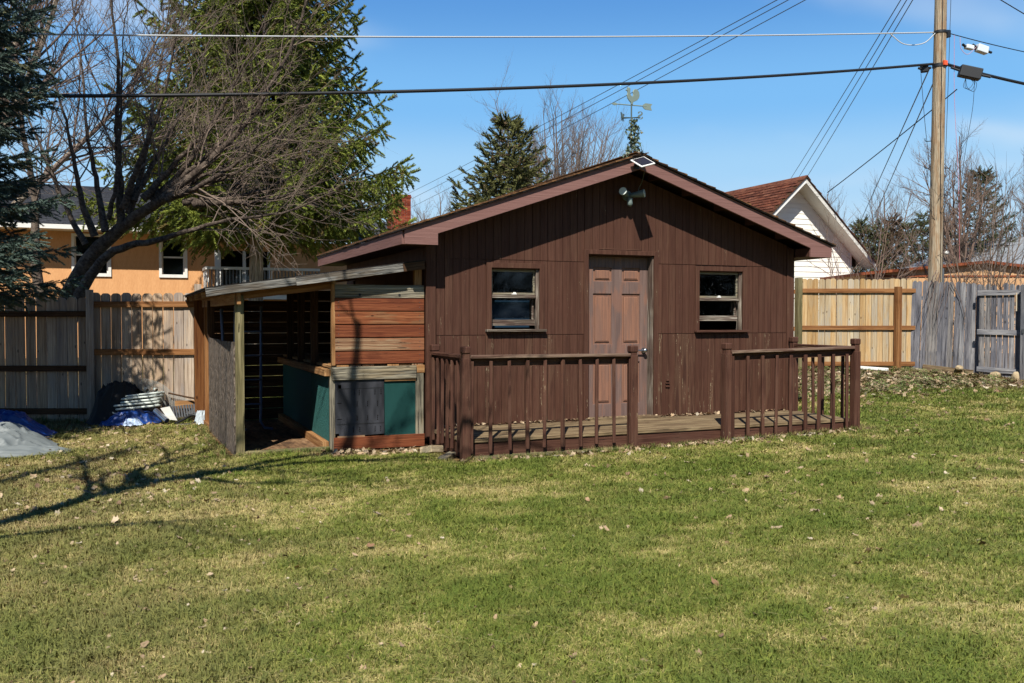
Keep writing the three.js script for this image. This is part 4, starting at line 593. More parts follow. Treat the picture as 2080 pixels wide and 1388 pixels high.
// ================================================================ UTILITY POLE AND WIRES
{
  const bx = 16.71, bz = -15.2, p = thing('utility_pole', 'tall weathered wooden utility pole behind the grey fence', 'utility pole', [bx, .3, bz]);
  const lean = y => [bx + (y - .3) * .0085, bz + (y - .3) * .003];
  const pg = new THREE.CylinderGeometry(.122, .155, 10.2, 28, 24); { const a = pg.attributes.position, uv = pg.attributes.uv; for (let i = 0; i < a.count; i++) { const y = a.getY(i) + 5.4, n = 1 + (fbm(Math.atan2(a.getX(i), a.getZ(i)) * 2, y * .8, 81, 2) - .5) * .06, [lx, lz] = lean(y); a.setXYZ(i, a.getX(i) * n + lx, y, a.getZ(i) * n + lz); uv.setXY(i, uv.getX(i) * 2, uv.getY(i) * 5); } pg.computeVertexNormals(); }
  part(p, 'shaft', pg, M.pole);
  for (const [y, s] of [[5.45, -1], [4.85, -1], [4.85, 1], [4.25, -1], [4.25, 1], [3.65, 1], [3.05, -1], [2.5, 1]]) { const [x, z] = lean(y), c = .36, k = .15; part(p, 'climbing_step', tube([[x + s * .13 * .92, y, z + s * .13 * .39], [x + s * (.13 + k) * .92, y, z + s * (.13 + k) * .39], [x + s * (.14 + k) * .92, y + .06, z + s * (.14 + k) * .39]], .010, 6), M.black); }
  const [cx, cz] = lean(7.15); part(p, 'clamp_band', new THREE.CylinderGeometry(.152, .152, .07, 24).translate(cx, 7.12, cz), M.black); part(p, 'orange_marker', box(cx - .05, cx + .05, 7.10, 7.2, cz + .135, cz + .18), plain(0xd8552a, .5)); part(p, 'clamp_band', new THREE.CylinderGeometry(.150, .150, .05, 24).translate(lean(7.85)[0], 7.86, lean(7.85)[1]), M.black); part(p, 'bolt_bracket', box(cx + .10, cx + .2, 7.75, 7.9, cz + .02, cz + .12), M.black);
  part(p, 'conduit', tube([[bx + .10, .4, bz + .13], [bx + .12, 2.6, bz + .13]], .028, 8), M.steel);
  part(p, 'down_wire', tube([[bx - .02, .5, bz + .16], [bx + .01, 3, bz + .165], [bx - .03, 5, bz + .165], [bx - .02, 7, bz + .155], [bx - .0, 9.6, bz + .15]], .007, 5), M.black); part(p, 'down_wire', tube([[bx + .15, 2.6, bz + .09], [bx + .19, 5, bz + .10], [bx + .23, 7.1, bz + .12], [bx + .30, 9.8, bz + .12]], .006, 5), M.black);
  part(p, 'bird_light', merge([new THREE.SphereGeometry(.05, 10, 8).translate(bx + .24, 2.95, bz + .12)]), M.white);
  const wire = (name, pts, r, m, label, group, seg = 40) => single(name, tube(pts, r, 6, seg), m, label, 'cable', pts[0], group);
  const [ax, az] = lean(7.86), gm = plain(0xa9abab, .5);
  const sagLine = (a, b, sag, n = 7) => Array.from({ length: n }, (_, i) => { const t = i / (n - 1); return [a[0] + (b[0] - a[0]) * t, a[1] + (b[1] - a[1]) * t - sag * 4 * t * (1 - t), a[2] + (b[2] - a[2]) * t]; });
  wire('overhead_cable', sagLine([ax - .13, 7.86, az - .05], [-2.91, 5.53, -15.33], .08, 9), .014, gm, 'upper pale grey overhead cable crossing the sky to the pole', null, 80);
  wire('overhead_cable', sagLine([cx - .13, 7.16, cz - .05], [-2.92, 4.64, -15.34], .2, 9), .030, M.black, 'thick black overhead cable crossing in front of the spruce', null, 80);
  wire('loop_wire', [[ax - .13, 7.84, az], [ax - .35, 7.62, az - .12], [ax - .75, 7.60, az - .3], [ax - 1.05, 7.83, az - .42]], .012, gm, 'pale slack loop of wire left of the pole top');
  wire('overhead_cable', sagLine([cx + .13, 7.16, cz + .05], [21.3, 6.82, -14.9], .05), .034, M.black, 'thick black cable leaving the pole towards the right edge');
  wire('overhead_cable', sagLine([ax + .13, 7.86, az + .05], [21.3, 7.58, -14.9], .05), .010, M.black, 'thin upper cable leaving the pole towards the right edge');
  wire('overhead_cable', sagLine([18.4, 9.7, -16.1], [21.3, 7.9, -14.9], .04), .012, M.black, 'short wire crossing the top right corner of the sky');
  const box3 = (name, label, a, b, w, h, m) => { const o = thing(name, label, 'splice box', [(a[0] + b[0]) / 2, a[1], (a[2] + b[2]) / 2]); part(o, 'housing', bar(a, b, w, h, .02), m); part(o, 'end_sleeve', tube([b, [b[0] + (b[0] - a[0]) * .45, b[1] + (b[1] - a[1]) * .45, b[2] + (b[2] - a[2]) * .45]], .028, 8), M.black); part(o, 'end_sleeve', tube([a, [a[0] - (b[0] - a[0]) * .4, a[1] - (b[1] - a[1]) * .4 + .03, a[2] - (b[2] - a[2]) * .4]], .028, 8), M.black); return o; };
  box3('splice_box', 'large black splice box hanging right of the pole', [cx + .36, 7.00, cz + .22], [cx + .74, 6.88, cz + .46], .2, .25, M.black);
  box3('splice_box', 'small black splice box hanging left of the pole', [cx - .38, 7.05, cz - .16], [cx - .24, 7.07, cz - .10], .12, .17, M.black);
  box3('splice_box', 'pale grey amplifier box on the upper right cable', [ax + .55, 7.56, az + .20], [ax + .75, 7.54, az + .22], .12, .1, plain(0xc9cfd2, .4)); box3('splice_box', 'larger pale amplifier box farther right on upper cable', [ax + .85, 7.56, az + .24], [ax + 1.12, 7.50, az + .28], .14, .17, plain(0xc2c9ce, .4));
  for (let k = 0; k < 3; k++) wire('coiled_wire', [[cx + .46, 6.82, cz + .3], [cx + .40 + k * .06, 6.62, cz + .3], [cx + .5 + k * .09, 6.58 - k * .02, cz + .34], [cx + .60 + k * .05, 6.72, cz + .38], [cx + .52, 6.80, cz + .36]], .005, M.black, 'loose loop of thin wire below the large splice box', 'loops below the splice box');
  wire('hanging_wire', [[cx + .62, 6.8, cz + .4], [cx + .60, 6.2, cz + .38], [cx + .48, 5.2, cz + .3], [cx + .35, 4, cz + .25], [cx + .28, 2.9, cz + .2]], .005, M.black, 'thin black wire hanging from the large splice box');
  wire('hanging_wire', [[cx + .28, 7.8, cz + .14], [cx + .30, 6.4, cz + .15], [cx + .40, 4.5, cz + .2], [cx + .46, 2.8, cz + .2]], .004, plain(0xc06a70, .6), 'thin pink wire hanging beside the pole');
  wire('jumper_wire', [[ax + .38, 7.74, az + .2], [ax + .40, 7.48, az + .22], [ax + .52, 7.36, az + .28], [ax + .68, 7.52, az + .38]], .006, plain(0xb08a98, .5), 'pink grey jumper wire under the amplifier boxes');
  wire('hanging_wire', [[cx - .38, 6.95, cz - .16], [cx - .30, 5.8, cz - .1], [cx - .16, 4.4, cz - .02], [cx - .13, 3.2, cz + .06]], .006, M.black, 'thin black wire from the small splice box down the pole');
  wire('service_drop', sagLine([cx + .2, 6.55, cz + .3], [18.0, 4.98, -20.06], .03), .012, M.black, 'service wire running from the pole to the white garage');
  wire('guy_wire', sagLine([16.64, 7.08, -15.34], [43.88, 6.51, -46.62], .0, 3), .014, M.steel, 'left of two thin wires running down behind the pole'); wire('guy_wire', sagLine([16.74, 6.8, -15.3], [44.62, 6.51, -46.3], .0, 3), .014, M.steel, 'right of two thin wires running down behind the pole');
  const far = M.steel;
  [['leftmost of three power lines crossing above the shed roof', [17.79, 10.93, -20.71], [21.21, 11.48, -83.3]], ['middle of three power lines crossing above the shed roof', [18.2, 11.0, -20.54], [21.21, 10.84, -83.31]], ['rightmost of three power lines passing beside the weather vane', [18.63, 10.99, -20.36], [21.2, 10.06, -83.31]]].forEach(([l, a, b]) => wire('power_line', sagLine(a, b, .15), .015, far, l, null, 30));
  [['leftmost of three power lines ending above the garage roof', [18.89, 10.17, -18.08], [45.26, 9.42, -56.88]], ['middle of three power lines ending above the garage roof', [19.03, 10.17, -18.02], [45.68, 9.23, -56.71]], ['rightmost of three power lines ending above the garage roof', [19.17, 10.17, -17.96], [46.14, 8.97, -56.52]]].forEach(([l, a, b]) => wire('power_line', sagLine(a, b, .1), .013, far, l, null, 30));
}

// ================================================================ TREES
class TB { // tapered tubes gathered into one geometry
  constructor() { this.p = []; this.n = []; this.u = []; this.i = []; }
  add(pts, r0, r1, sides = 5, pw = 1) {
    const N = pts.length, base = this.p.length / 3; let prev = null;
    for (let k = 0; k < N; k++) {
      const t = V3().subVectors(pts[Math.min(N - 1, k + 1)], pts[Math.max(0, k - 1)]).normalize();
      let x = prev ? prev.clone().addScaledVector(t, -prev.dot(t)) : (Math.abs(t.y) < .9 ? V3(0, 1, 0) : V3(1, 0, 0)).cross(t); x.normalize(); prev = x; const y = t.clone().cross(x), r = r1 + (r0 - r1) * Math.pow(1 - k / (N - 1), pw);
      for (let s = 0; s <= sides; s++) { const a = s / sides * 6.2832, c = Math.cos(a), d = Math.sin(a), nx = x.x * c + y.x * d, ny = x.y * c + y.y * d, nz = x.z * c + y.z * d; this.p.push(pts[k].x + nx * r, pts[k].y + ny * r, pts[k].z + nz * r); this.n.push(nx, ny, nz); this.u.push(s / sides * Math.max(.25, r * 6), k * .25); }
      if (k) for (let s = 0; s < sides; s++) { const a = base + (k - 1) * (sides + 1) + s, b = a + sides + 1; this.i.push(a, a + 1, b, b, a + 1, b + 1); }
    }
  }
  get tris() { return this.i.length / 3; }
  geo() { const g = new THREE.BufferGeometry(); g.setAttribute('position', new THREE.Float32BufferAttribute(this.p, 3)); g.setAttribute('normal', new THREE.Float32BufferAttribute(this.n, 3)); g.setAttribute('uv', new THREE.Float32BufferAttribute(this.u, 2)); g.setIndex(this.i); return g; }
}
function grow(tb, q, start, dir, len, rad, lev, o) {
  const n = lev > 1 ? 5 : 4, pts = [start.clone()], d = dir.clone(); let p = start.clone();
  for (let k = 0; k < n; k++) { d.x += (q() - .5) * o.wig; d.y += (q() - .5) * o.wig + o.up * (lev < 2 ? 1 : .5); d.z += (q() - .5) * o.wig; d.normalize(); p = p.clone().addScaledVector(d, len / n); pts.push(p); }
  tb.add(pts, rad, rad * (lev ? .45 : .35), rad > .03 ? 7 : rad > .01 ? 5 : 3);
  if (lev <= 0) return; const c = o.kids[lev] || 4;
  for (let k = 0; k < c; k++) {
    const t = (o.from ?? .2) + (1 - (o.from ?? .2)) * (k + q()) / c, ix = Math.min(n - 1, Math.floor(t * n)), f = t * n - ix, s = pts[ix].clone().lerp(pts[ix + 1], f), dd = pts[ix + 1].clone().sub(pts[ix]).normalize();
    const ax = V3(q() - .5, q() - .5, q() - .5).cross(dd).normalize(); dd.applyAxisAngle(ax, o.spread * (.6 + q() * .7));
    grow(tb, q, s, dd, len * (.42 + q() * .3) * (1 - .35 * t), rad * (.5 - .12 * t) + .0010, lev - 1, o);
  }
  const dd = d.clone(); if (lev > 0) grow(tb, q, p, dd, len * .55, rad * .45, lev - 1, o);
}
function limbTree(name, label, base, limbs, o, group) { // limbs: lists of [x,y,z] with radii, then twigs grown from them
  const t = thing(name, label, 'tree', base, group), q = rng(o.seed), trunk = new TB(), crown = new TB();
  for (const L of limbs) {
    const c = new THREE.CatmullRomCurve3(L.pts.map(p => V3(...p)), false, 'centripetal'), n = L.pts.length * 5, P = c.getPoints(n).map(p => p.add(V3((q() - .5) * .03, (q() - .5) * .03, (q() - .5) * .03))); trunk.add(P, L.r0, L.r1, 9, L.pw || 1);
    const len = c.getLength();
    for (let k = 0; k < (L.kids || 12); k++) {
      const t2 = L.from + (1 - L.from) * (k + q()) / (L.kids || 12), s = c.getPoint(t2), d = c.getTangent(t2), ax = V3(q() - .5, q() - .5, q() - .5).cross(d).normalize(); d.applyAxisAngle(ax, .5 + q() * .7); d.add(V3(...(o.bias || [0, .2, 0]))).normalize();
      grow(crown, q, s, d, (o.len || 1.6) * (.6 + q() * .7) * (1.15 - .5 * t2), (L.r1 + (L.r0 - L.r1) * Math.pow(1 - t2, L.pw || 1)) * (o.thin || .42) + .004, o.lev ?? 3, o);
    }
  }
  const tr = part(t, 'trunk', trunk.geo(), o.bark || M.bark); part(t, 'crown', crown.geo(), o.twig || M.twig); return t;
}
{ // the arching bare tree behind the left fence (coordinates in metres)
  const L = (pts, r0, r1, kids, from = .25) => ({ pts, r0, r1, kids, from });
  const q = rng(333), fan = [], K = (...a) => ({ ...L(...a), pw: 1.7 });
  for (let k = 0; k < 16; k++) {
    const u = (k + q() * .6) / 16, f = (112 - 104 * u) * Math.PI / 180, len = (3.4 + 1.2 * q() - .5 * Math.abs(u - .4)) * (1 - .30 * sst(.35, .8, u)), S = [-.55 + 1.5 * u + (q() - .5) * .3, 2.75 + .75 * Math.min(1, u * 2.2) - .35 * Math.max(0, u - .75), -17.4 + 1.1 * u + (q() - .5) * .2], dz = (q() - .42) * 1.5;
    const at = (t, drop) => [S[0] + len * t * Math.cos(f) * .93 + (q() - .5) * .12, S[1] + len * (t * Math.sin(f) - drop) + (q() - .5) * .12, S[2] + len * t * (Math.cos(f) * .2) + dz * t];
    fan.push(K([S, at(.25, .05), at(.5, .06), at(.75, .03), at(1, -.03)], .045 + .03 * q(), .009, 10, .15));
  }
  limbTree('bare_tree', 'arching leafless tree with leaning dark trunk behind the left fence', [-1.15, 0, -17.9], [
    K([[-1.35, -.1, -17.95], [-1.15, 1.3, -17.9], [-.72, 2.35, -17.6], [-.1, 3.05, -17.2], [.62, 3.55, -16.6], [1.4, 4.25, -16.1], [1.95, 4.9, -15.8], [2.5, 5.9, -15.6], [2.8, 6.8, -15.4]], .21, .02, 18, .45),
    K([[-1.2, .3, -17.7], [-.75, 1.9, -17.3], [-.25, 2.6, -16.9], [.5, 2.8, -16.4], [1.45, 3.1, -15.9], [2.4, 3.25, -15.5], [3.2, 3.6, -15.2]], .13, .012, 14, .6),
    K([[-.1, 3.05, -17.2], [-.1, 3.8, -17.1], [-.15, 4.7, -17], [-.1, 5.6, -16.8], [-.2, 6.7, -16.6], [-.25, 7.6, -16.4]], .075, .015, 14),
    K([[-1.25, .8, -17.9], [-1.5, 2.6, -18.1], [-1.5, 3.6, -18.3], [-1.7, 5.1, -18.4], [-1.4, 6.6, -18.5], [-1.2, 7.8, -18.6]], .11, .02, 18, .3), ...fan,
  ], { seed: 301, thin: .24, wig: .42, up: .035, spread: .75, kids: [0, 4, 4, 4], lev: 2, len: 1.25, bias: [.03, .10, .0], twig: M.twig, bark: M.bark });
  limbTree('bare_tree', 'tall leafless tree with upright grey trunk behind the far left garden', [-3.2, 0, -26], [
    L([[-3.2, -.1, -26], [-3.15, 4, -26], [-3.05, 7, -26], [-2.9, 10, -25.8], [-2.8, 13, -25.6]], .26, .03, 26, .3), L([[-3.1, 5.5, -26], [-2.2, 7.5, -25.6], [-1.4, 10, -25.4], [-1, 12.5, -25]], .1, .02, 18, .1), L([[-3.1, 4.5, -26], [-4.2, 6.5, -26.2], [-5, 9, -26.4]], .1, .02, 16, .1), L([[-3.0, 6.5, -26], [-2.4, 9, -26.4], [-1.6, 11, -27]], .09, .02, 16, .1), L([[-3.1, 3.8, -26], [-1.6, 5.5, -26.4], [0, 7.4, -26.6], [1, 9.5, -26.6]], .1, .02, 20, .15)],
    { seed: 302, wig: .3, up: .09, spread: .55, kids: [0, 4, 4, 4], lev: 3, len: 2.2, bias: [0, .3, 0], twig: M.twigDark, bark: M.barkGrey });
}
// conifers
function sprigGeo(q, n, len, nl, nw, droop = 0) { // one twig with needles, along +z
  const P = [], N = []; const push = (a, b, c) => { const e = b.clone().sub(a).cross(c.clone().sub(a)).normalize(); for (const v of [a, b, c]) { P.push(v.x, v.y, v.z); N.push(e.x, e.y, e.z); } };
  push(V3(-.004, 0, 0), V3(.004, 0, 0), V3(0, 0, len)); push(V3(0, -.004, 0), V3(0, .004, 0), V3(0, 0, len));
  for (let k = 0; k < n; k++) { const z = len * (k + q() * .8) / n, a = q() * 6.283, d = V3(Math.cos(a), Math.sin(a) * .8 + .1, .75 + q() * .5).normalize(), o = V3(0, 0, z), l = nl * (.7 + q() * .5) * (1 - .35 * z / len), s = V3(-Math.sin(a), Math.cos(a), 0).multiplyScalar(nw / 2), tip = o.clone().addScaledVector(d, l); tip.y -= droop * l; push(o.clone().add(s), o.clone().sub(s), tip); }
  const g = new THREE.BufferGeometry(); g.setAttribute('position', new THREE.Float32BufferAttribute(P, 3)); g.setAttribute('normal', new THREE.Float32BufferAttribute(N, 3)); return g;
}
const up = V3(0, 1, 0);
function orient(p, d, s, roll) { const z = d.clone().normalize(), x = (Math.abs(z.y) < .95 ? up : V3(1, 0, 0)).clone().cross(z).normalize(), y = z.clone().cross(x); return new THREE.Matrix4().makeBasis(x, y, z).multiply(new THREE.Matrix4().makeRotationZ(roll)).scale(V3(s, s, s)).setPosition(p); }
function conifer(name, label, base, o, group) {
  const t = thing(name, label, 'tree', base, group), q = rng(o.seed), tr = new TB(), br = new TB(), ms = [], cs = [], B = V3(...base);
  const axis = y => V3(B.x + (o.lean || 0) * y, B.y + y, B.z);
  tr.add(Array.from({ length: 14 }, (_, k) => axis(-.1 + (o.h * .98) * k / 13)), o.r, .015, 12);
  let y = o.y0;
  while (y < o.h * .985) {
    const f = (y - o.y0) / (o.h - o.y0), R0 = o.R * Math.pow(1 - f, o.pow || .85) + .12, n = Math.max(4, Math.round(o.per * (.6 + .4 * (1 - f))));
    const a0 = q() * 6.28;
    for (let k = 0; k < n; k++) {
      if (q() < (o.skip || .06)) continue;
      const a = a0 + k * 6.2832 / n + (q() - .5) * .5, L = R0 * (.68 + q() * .42), rise = o.rise * (1 - f) + .35 * f, s = axis(y + (q() - .5) * o.gap), h = V3(Math.cos(a), 0, Math.sin(a)), side = V3(-Math.sin(a), 0, Math.cos(a));
      const P = []; const m = 7; for (let i = 0; i <= m; i++) { const u = i / m, yy = L * (rise * u - (o.sag * (1 - f * .7)) * u * u + o.tip * u * u * u); P.push(s.clone().addScaledVector(h, L * u).add(V3((q() - .5) * .04, yy, (q() - .5) * .04))); }
      br.add(P, Math.max(.012, o.r * .14 * (1 - f)), .005, 4);
      const steps = Math.max(3, Math.round(L / o.dens));
      for (let i = 0; i < steps; i++) {
        const u = (o.bare || .18) + (1 - (o.bare || .18)) * (i + q()) / steps, ii = Math.min(m - 1, Math.floor(u * m)), pt = P[ii].clone().lerp(P[ii + 1], u * m - ii), dir = P[ii + 1].clone().sub(P[ii]).normalize();
        for (const sg of [-1, 1]) {
          const ll = Math.min(L * .42, o.lat) * (1 - u * .72) * (.6 + q() * .6), d = dir.clone().multiplyScalar(.75).addScaledVector(side, sg * (.9 + q() * .4)).add(V3(0, -o.hang * (.4 + q()), 0)).normalize(), c = Math.max(1, Math.round(ll / (o.sl * .55)));
          for (let j = 0; j < c; j++) { const p2 = pt.clone().addScaledVector(d, ll * (j + .2) / c); p2.y -= o.hang * .35 * ll * (j / c) ** 2; const dd = d.clone().add(V3((q() - .5) * .8, (q() - .5) * .7 - o.hang * .5, (q() - .5) * .8)); ms.push(orient(p2, dd, .75 + q() * .5, q() * 6)); cs.push(o.col(q, f, u)); }
        }
        if (u > .55 || q() < .5) { ms.push(orient(pt, dir.clone().add(V3((q() - .5) * .5, (q() - .3) * .5, (q() - .5) * .5)), .8 + q() * .5, q() * 6)); cs.push(o.col(q, f, u)); }
      }
      for (let e = 0; e < 3; e++) { ms.push(orient(P[m], P[m].clone().sub(P[m - 1]).normalize().add(V3((q() - .5) * .5, (q() - .3) * .4, (q() - .5) * .5)), 1, q() * 6)); cs.push(o.col(q, f, 1)); }
    }
    y += o.gap * (1 - .45 * f) * (.8 + q() * .4);
  }
  ms.push(orient(axis(o.h * .97), up.clone(), 1.2, 0)); cs.push(o.col(q, 1, 1));
  part(t, 'trunk', tr.geo(), M.barkGrey); part(t, 'branches', br.geo(), o.bm || M.twigDark);
  instanced(t, 'needles', sprigGeo(rng(o.seed + 1), o.nn, o.sl, o.nl, o.nw, o.droop || 0), new THREE.MeshPhysicalMaterial({ color: 0xffffff, roughness: .75, specularIntensity: .4, side: THREE.DoubleSide }), ms, cs); return [t, ms.length];
}
const count = {};
const greenCol = (a, b, c, k = .5) => (q, f, u) => { const t = q(), m = mix3(a, b, t), w = q() < .08 ? c : m, v = .8 + q() * .4; return w.map(x => x * v); };
count.norway = conifer('spruce_tree', 'tall dark green spruce with drooping branches in front of the orange house', [3.85, 0, -31], { seed: 401, h: 17.6, R: 5.4, r: .27, y0: 4.7, per: 11, gap: .36, rise: .12, sag: .55, tip: .5, hang: .75, lat: 1.5, dens: .26, sl: .34, nn: 40, nl: .11, nw: .036, pow: .95, skip: .1, bare: .12, droop: .3, lean: .02, col: greenCol([.095, .125, .022], [.21, .24, .042], [.16, .12, .04]) })[1];
count.blue = conifer('blue_spruce', 'blue green spruce at the left edge in front of the fence', [-2.72, 0, -12.4], { seed: 411, h: 11.5, R: 1.9, r: .14, y0: 1.75, per: 13, gap: .155, rise: .10, sag: .28, tip: .22, hang: .28, lat: .8, dens: .105, sl: .16, nn: 64, nl: .038, nw: .0105, pow: .5, skip: .03, bare: .1, col: greenCol([.045, .075, .06], [.10, .14, .115], [.12, .125, .07]) })[1];
count.small = conifer('pine_tree', 'ragged olive conifer rising behind the shed roof', [17.3, 0, -41.5], { seed: 421, h: 11.2, R: 3.7, r: .2, y0: 2.4, per: 9, gap: .46, rise: .3, sag: .1, tip: .2, hang: .1, lat: 1.2, dens: .34, sl: .5, nn: 38, nl: .15, nw: .05, pow: .75, skip: .16, bare: .15, col: greenCol([.07, .075, .025], [.14, .14, .045], [.13, .09, .05]) })[1];
{ // right background
  const tr = [[34.1, -35.6, 6.4, 'leftmost small conifer of the row behind the white garage'], [34.9, -35.2, 6.1, 'second small conifer in the row behind the white garage'], [35.5, -34.9, 6.5, 'reddish green small conifer in the middle of the row'], [36.2, -34.6, 6.2, 'fourth small conifer in the row left of the pole'], [36.9, -34.3, 6.5, 'small conifer just left of the utility pole'], [37.8, -33.9, 6.2, 'small conifer hidden partly by the utility pole']];
  tr.forEach(([x, z, h, l], i) => conifer('small_conifer', l, [x, 0, z], { seed: 430 + i, h, R: .85, r: .07, y0: .8, per: 7, gap: .34, rise: .5, sag: .1, tip: .2, hang: .05, lat: .5, dens: .3, sl: .34, nn: 22, nl: .09, nw: .03, pow: .7, skip: .1, bare: .25, col: greenCol(i === 2 ? [.08, .05, .03] : [.05, .06, .022], i === 2 ? [.11, .075, .04] : [.10, .105, .04], [.11, .07, .045]) }, 'conifer row behind the garage'));
  conifer('dark_conifer', 'broad dark conifer right of the utility pole', [36.1, 0, -30.3], { seed: 441, h: 8.2, R: 2.3, r: .16, y0: 1.2, per: 8, gap: .42, rise: .3, sag: .12, tip: .2, hang: .1, lat: 1.0, dens: .3, sl: .4, nn: 26, nl: .1, nw: .03, pow: .85, skip: .08, bare: .15, col: greenCol([.028, .04, .016], [.065, .08, .03], [.07, .06, .03]) });
  const L = (pts, r0, r1, kids, from = .2) => ({ pts, r0, r1, kids, from });
  const upright = (name, label, x, z, h, n, seed, tw, spreadW) => { const q = rng(seed), limbs = [L([[x, 0, z], [x, h * .3, z], [x + .1, h * .65, z], [x, h, z]], h * .014, .02, 16, .3)]; for (let k = 0; k < n; k++) { const a = q() * 6.28, w = spreadW * (.4 + q() * .7), t = h * (.12 + q() * .25); limbs.push(L([[x, t, z], [x + Math.cos(a) * w * .45, t + h * .22, z + Math.sin(a) * w * .45], [x + Math.cos(a) * w * .8, t + h * .45, z + Math.sin(a) * w * .8], [x + Math.cos(a) * w, Math.min(h * .98, t + h * (.55 + q() * .15)), z + Math.sin(a) * w]], h * .008, .012, 14, .2)); } return limbTree(name, label, [x, 0, z], limbs, { seed: seed + 1, wig: .3, up: .09, spread: .6, kids: [0, 4, 4, 3], lev: 2, len: h * .15, bias: [0, .28, 0], twig: tw, bark: tw }); };
  upright('bare_tree', 'wide leafless tree behind the shed roof left of the vane', 22.4, -46, 13.0, 30, 501, M.twigFar, 4.9);
  upright('bare_tree', 'small leafless tree just above the left shed roof slope', 14.6, -44, 7.6, 5, 511, M.twigFar, 1.6);
  upright('bare_tree', 'tall reddish leafless tree right behind the utility pole', 33.5, -29.2, 9.4, 7, 521, M.twigRed, 1.6);
  upright('bare_tree', 'leafless tree at the right edge beyond the dark conifer', 40.6, -31.6, 9.3, 8, 531, M.twigFar, 2.6);
  upright('bare_tree', 'leafless tree above the conifer row left of pole', 38, -38, 8.4, 8, 541, M.twigFar, 3.2);
  upright('bare_tree', 'leafless tree close behind the right garage eave', 35, -39, 8.2, 7, 551, M.twigFar, 2.6);
  const bush = (label, x, z, h, n, seed, w, tw) => { const q = rng(seed), limbs = []; for (let k = 0; k < n; k++) { const a = q() * 6.28, s = w * (.3 + q() * .8), hh = h * (.6 + q() * .45); limbs.push(L([[x + (q() - .5) * w * .4, .3, z + (q() - .5) * w * .4], [x + Math.cos(a) * s * .4, hh * .4, z + Math.sin(a) * s * .4], [x + Math.cos(a) * s * .8, hh * .75, z + Math.sin(a) * s * .8], [x + Math.cos(a) * s, hh, z + Math.sin(a) * s]], .022, .005, 9, .25)); } return limbTree('bare_shrub', label, [x, .4, z], limbs, { seed: seed + 1, wig: .3, up: .06, spread: .6, kids: [0, 4, 3], lev: 1, len: 1.0, bias: [0, .25, 0], twig: tw, bark: tw }); };
  bush('tangled leafless shrub left of the utility pole behind the fence', 15.9, -16.6, 3.8, 8, 601, 1.4, M.twigRed); bush('tall leafless shrub right of the pole above grey fence', 18.2, -15.2, 4.8, 14, 611, 1.6, M.twig); bush('leafless brushy thicket behind the rusty shed roof', 21.5, -20, 4.0, 16, 621, 2.6, M.twigRed); bush('leafless thicket behind the garage right corner', 25, -28, 4, 10, 631, 3, M.twigRed);
  { const v = thing('climbing_vine', 'dead dark vine hanging over the joint of tan and grey fences', 'vine', [14.75, 1.2, -13.75]), q = rng(71), tb = new TB(); for (let k = 0; k < 9; k++) { const P = [V3(14.8 + q() * .4, 2.3 + q() * .15, -13.65 + q() * .3)]; let p = P[0]; for (let i = 0; i < 6; i++) { p = p.clone().add(V3(-.05 + (q() - .6) * .12, -.08 - q() * .12, .02 + (q() - .4) * .04)); P.push(p); } tb.add(P, .008, .003, 4); } for (let k = 0; k < 2; k++) tb.add([V3(15.0 + k * .04, 2.25, -13.25), V3(15.13, 1.9, -13.13), V3(15.18, 1.55, -13.06), V3(15.16, 1.35, -13.06)], .006, .004, 4); part(v, 'stems', tb.geo(), M.twigDark); }
}
{ // leafless yard tree left of the camera: its limbs reach over the lawn and shade it
  const o = h => [-.57 / 1.32 * h, h, 1 / 1.32 * h], S = (x, z, h) => { const k = o(h); return [x + k[0], h, z + k[2]]; }, L = (pts, r0, r1, kids, from = .2) => ({ pts, r0, r1, kids, from });
  const tb = [-4.6, -3.4];
  limbTree('yard_tree', 'leafless yard tree left of view whose limbs shade the lawn', [tb[0], 0, tb[1]], [
    L([[tb[0], -.1, tb[1]], [tb[0], 1.6, tb[1]], [tb[0] + .1, 3.0, tb[1] + .1], [-4.4, 5, -3.3], [-4.4, 7.5, -3.5], [-4.2, 10, -3.6]], .24, .05, 8, .5),
    L([[-4.5, 3.3, -3.3], S(-1.7, -6.85, 3.9), S(-.85, -7.52, 4.2), S(.16, -8.75, 4.6), S(1.15, -9.3, 5.0), S(2.2, -10.05, 5.4), S(3.0, -11.2, 5.8)], .15, .035, 8, .35),
    L([S(.16, -8.75, 4.6), S(.05, -9.35, 4.9), S(.4, -10.0, 5.2), S(.9, -10.6, 5.5)], .10, .025, 5, .4),
    L([S(.3, -8.85, 4.65), S(1.6, -9.2, 5.0), S(2.9, -9.15, 5.2), S(4.2, -9.0, 5.4)], .075, .02, 5, .4),
    L([S(-.6, -7.75, 4.3), S(-.2, -8.6, 4.7), S(-.5, -9.4, 5.0)], .06, .02, 4, .4),
    L([[-4.45, 3.8, -3.3], S(-1.5, -6.6, 4.4), S(-.5, -7.0, 4.8), S(.35, -7.02, 5.0)], .06, .02, 2, .5),
    L([S(.5, -8.95, 4.7), S(1.0, -8.3, 4.9), S(1.9, -8.25, 5.2)], .05, .015, 4, .4),
    L([[-4.4, 5, -3.3], [-5.2, 7, -5], [-5.4, 8.5, -6.8]], .10, .02, 8, .3),
  ], { seed: 701, wig: .3, up: .03, spread: .65, kids: [0, 3, 4], lev: 2, len: 1.5, bias: [.1, .1, -.1], twig: M.twigDark, bark: M.bark });
}

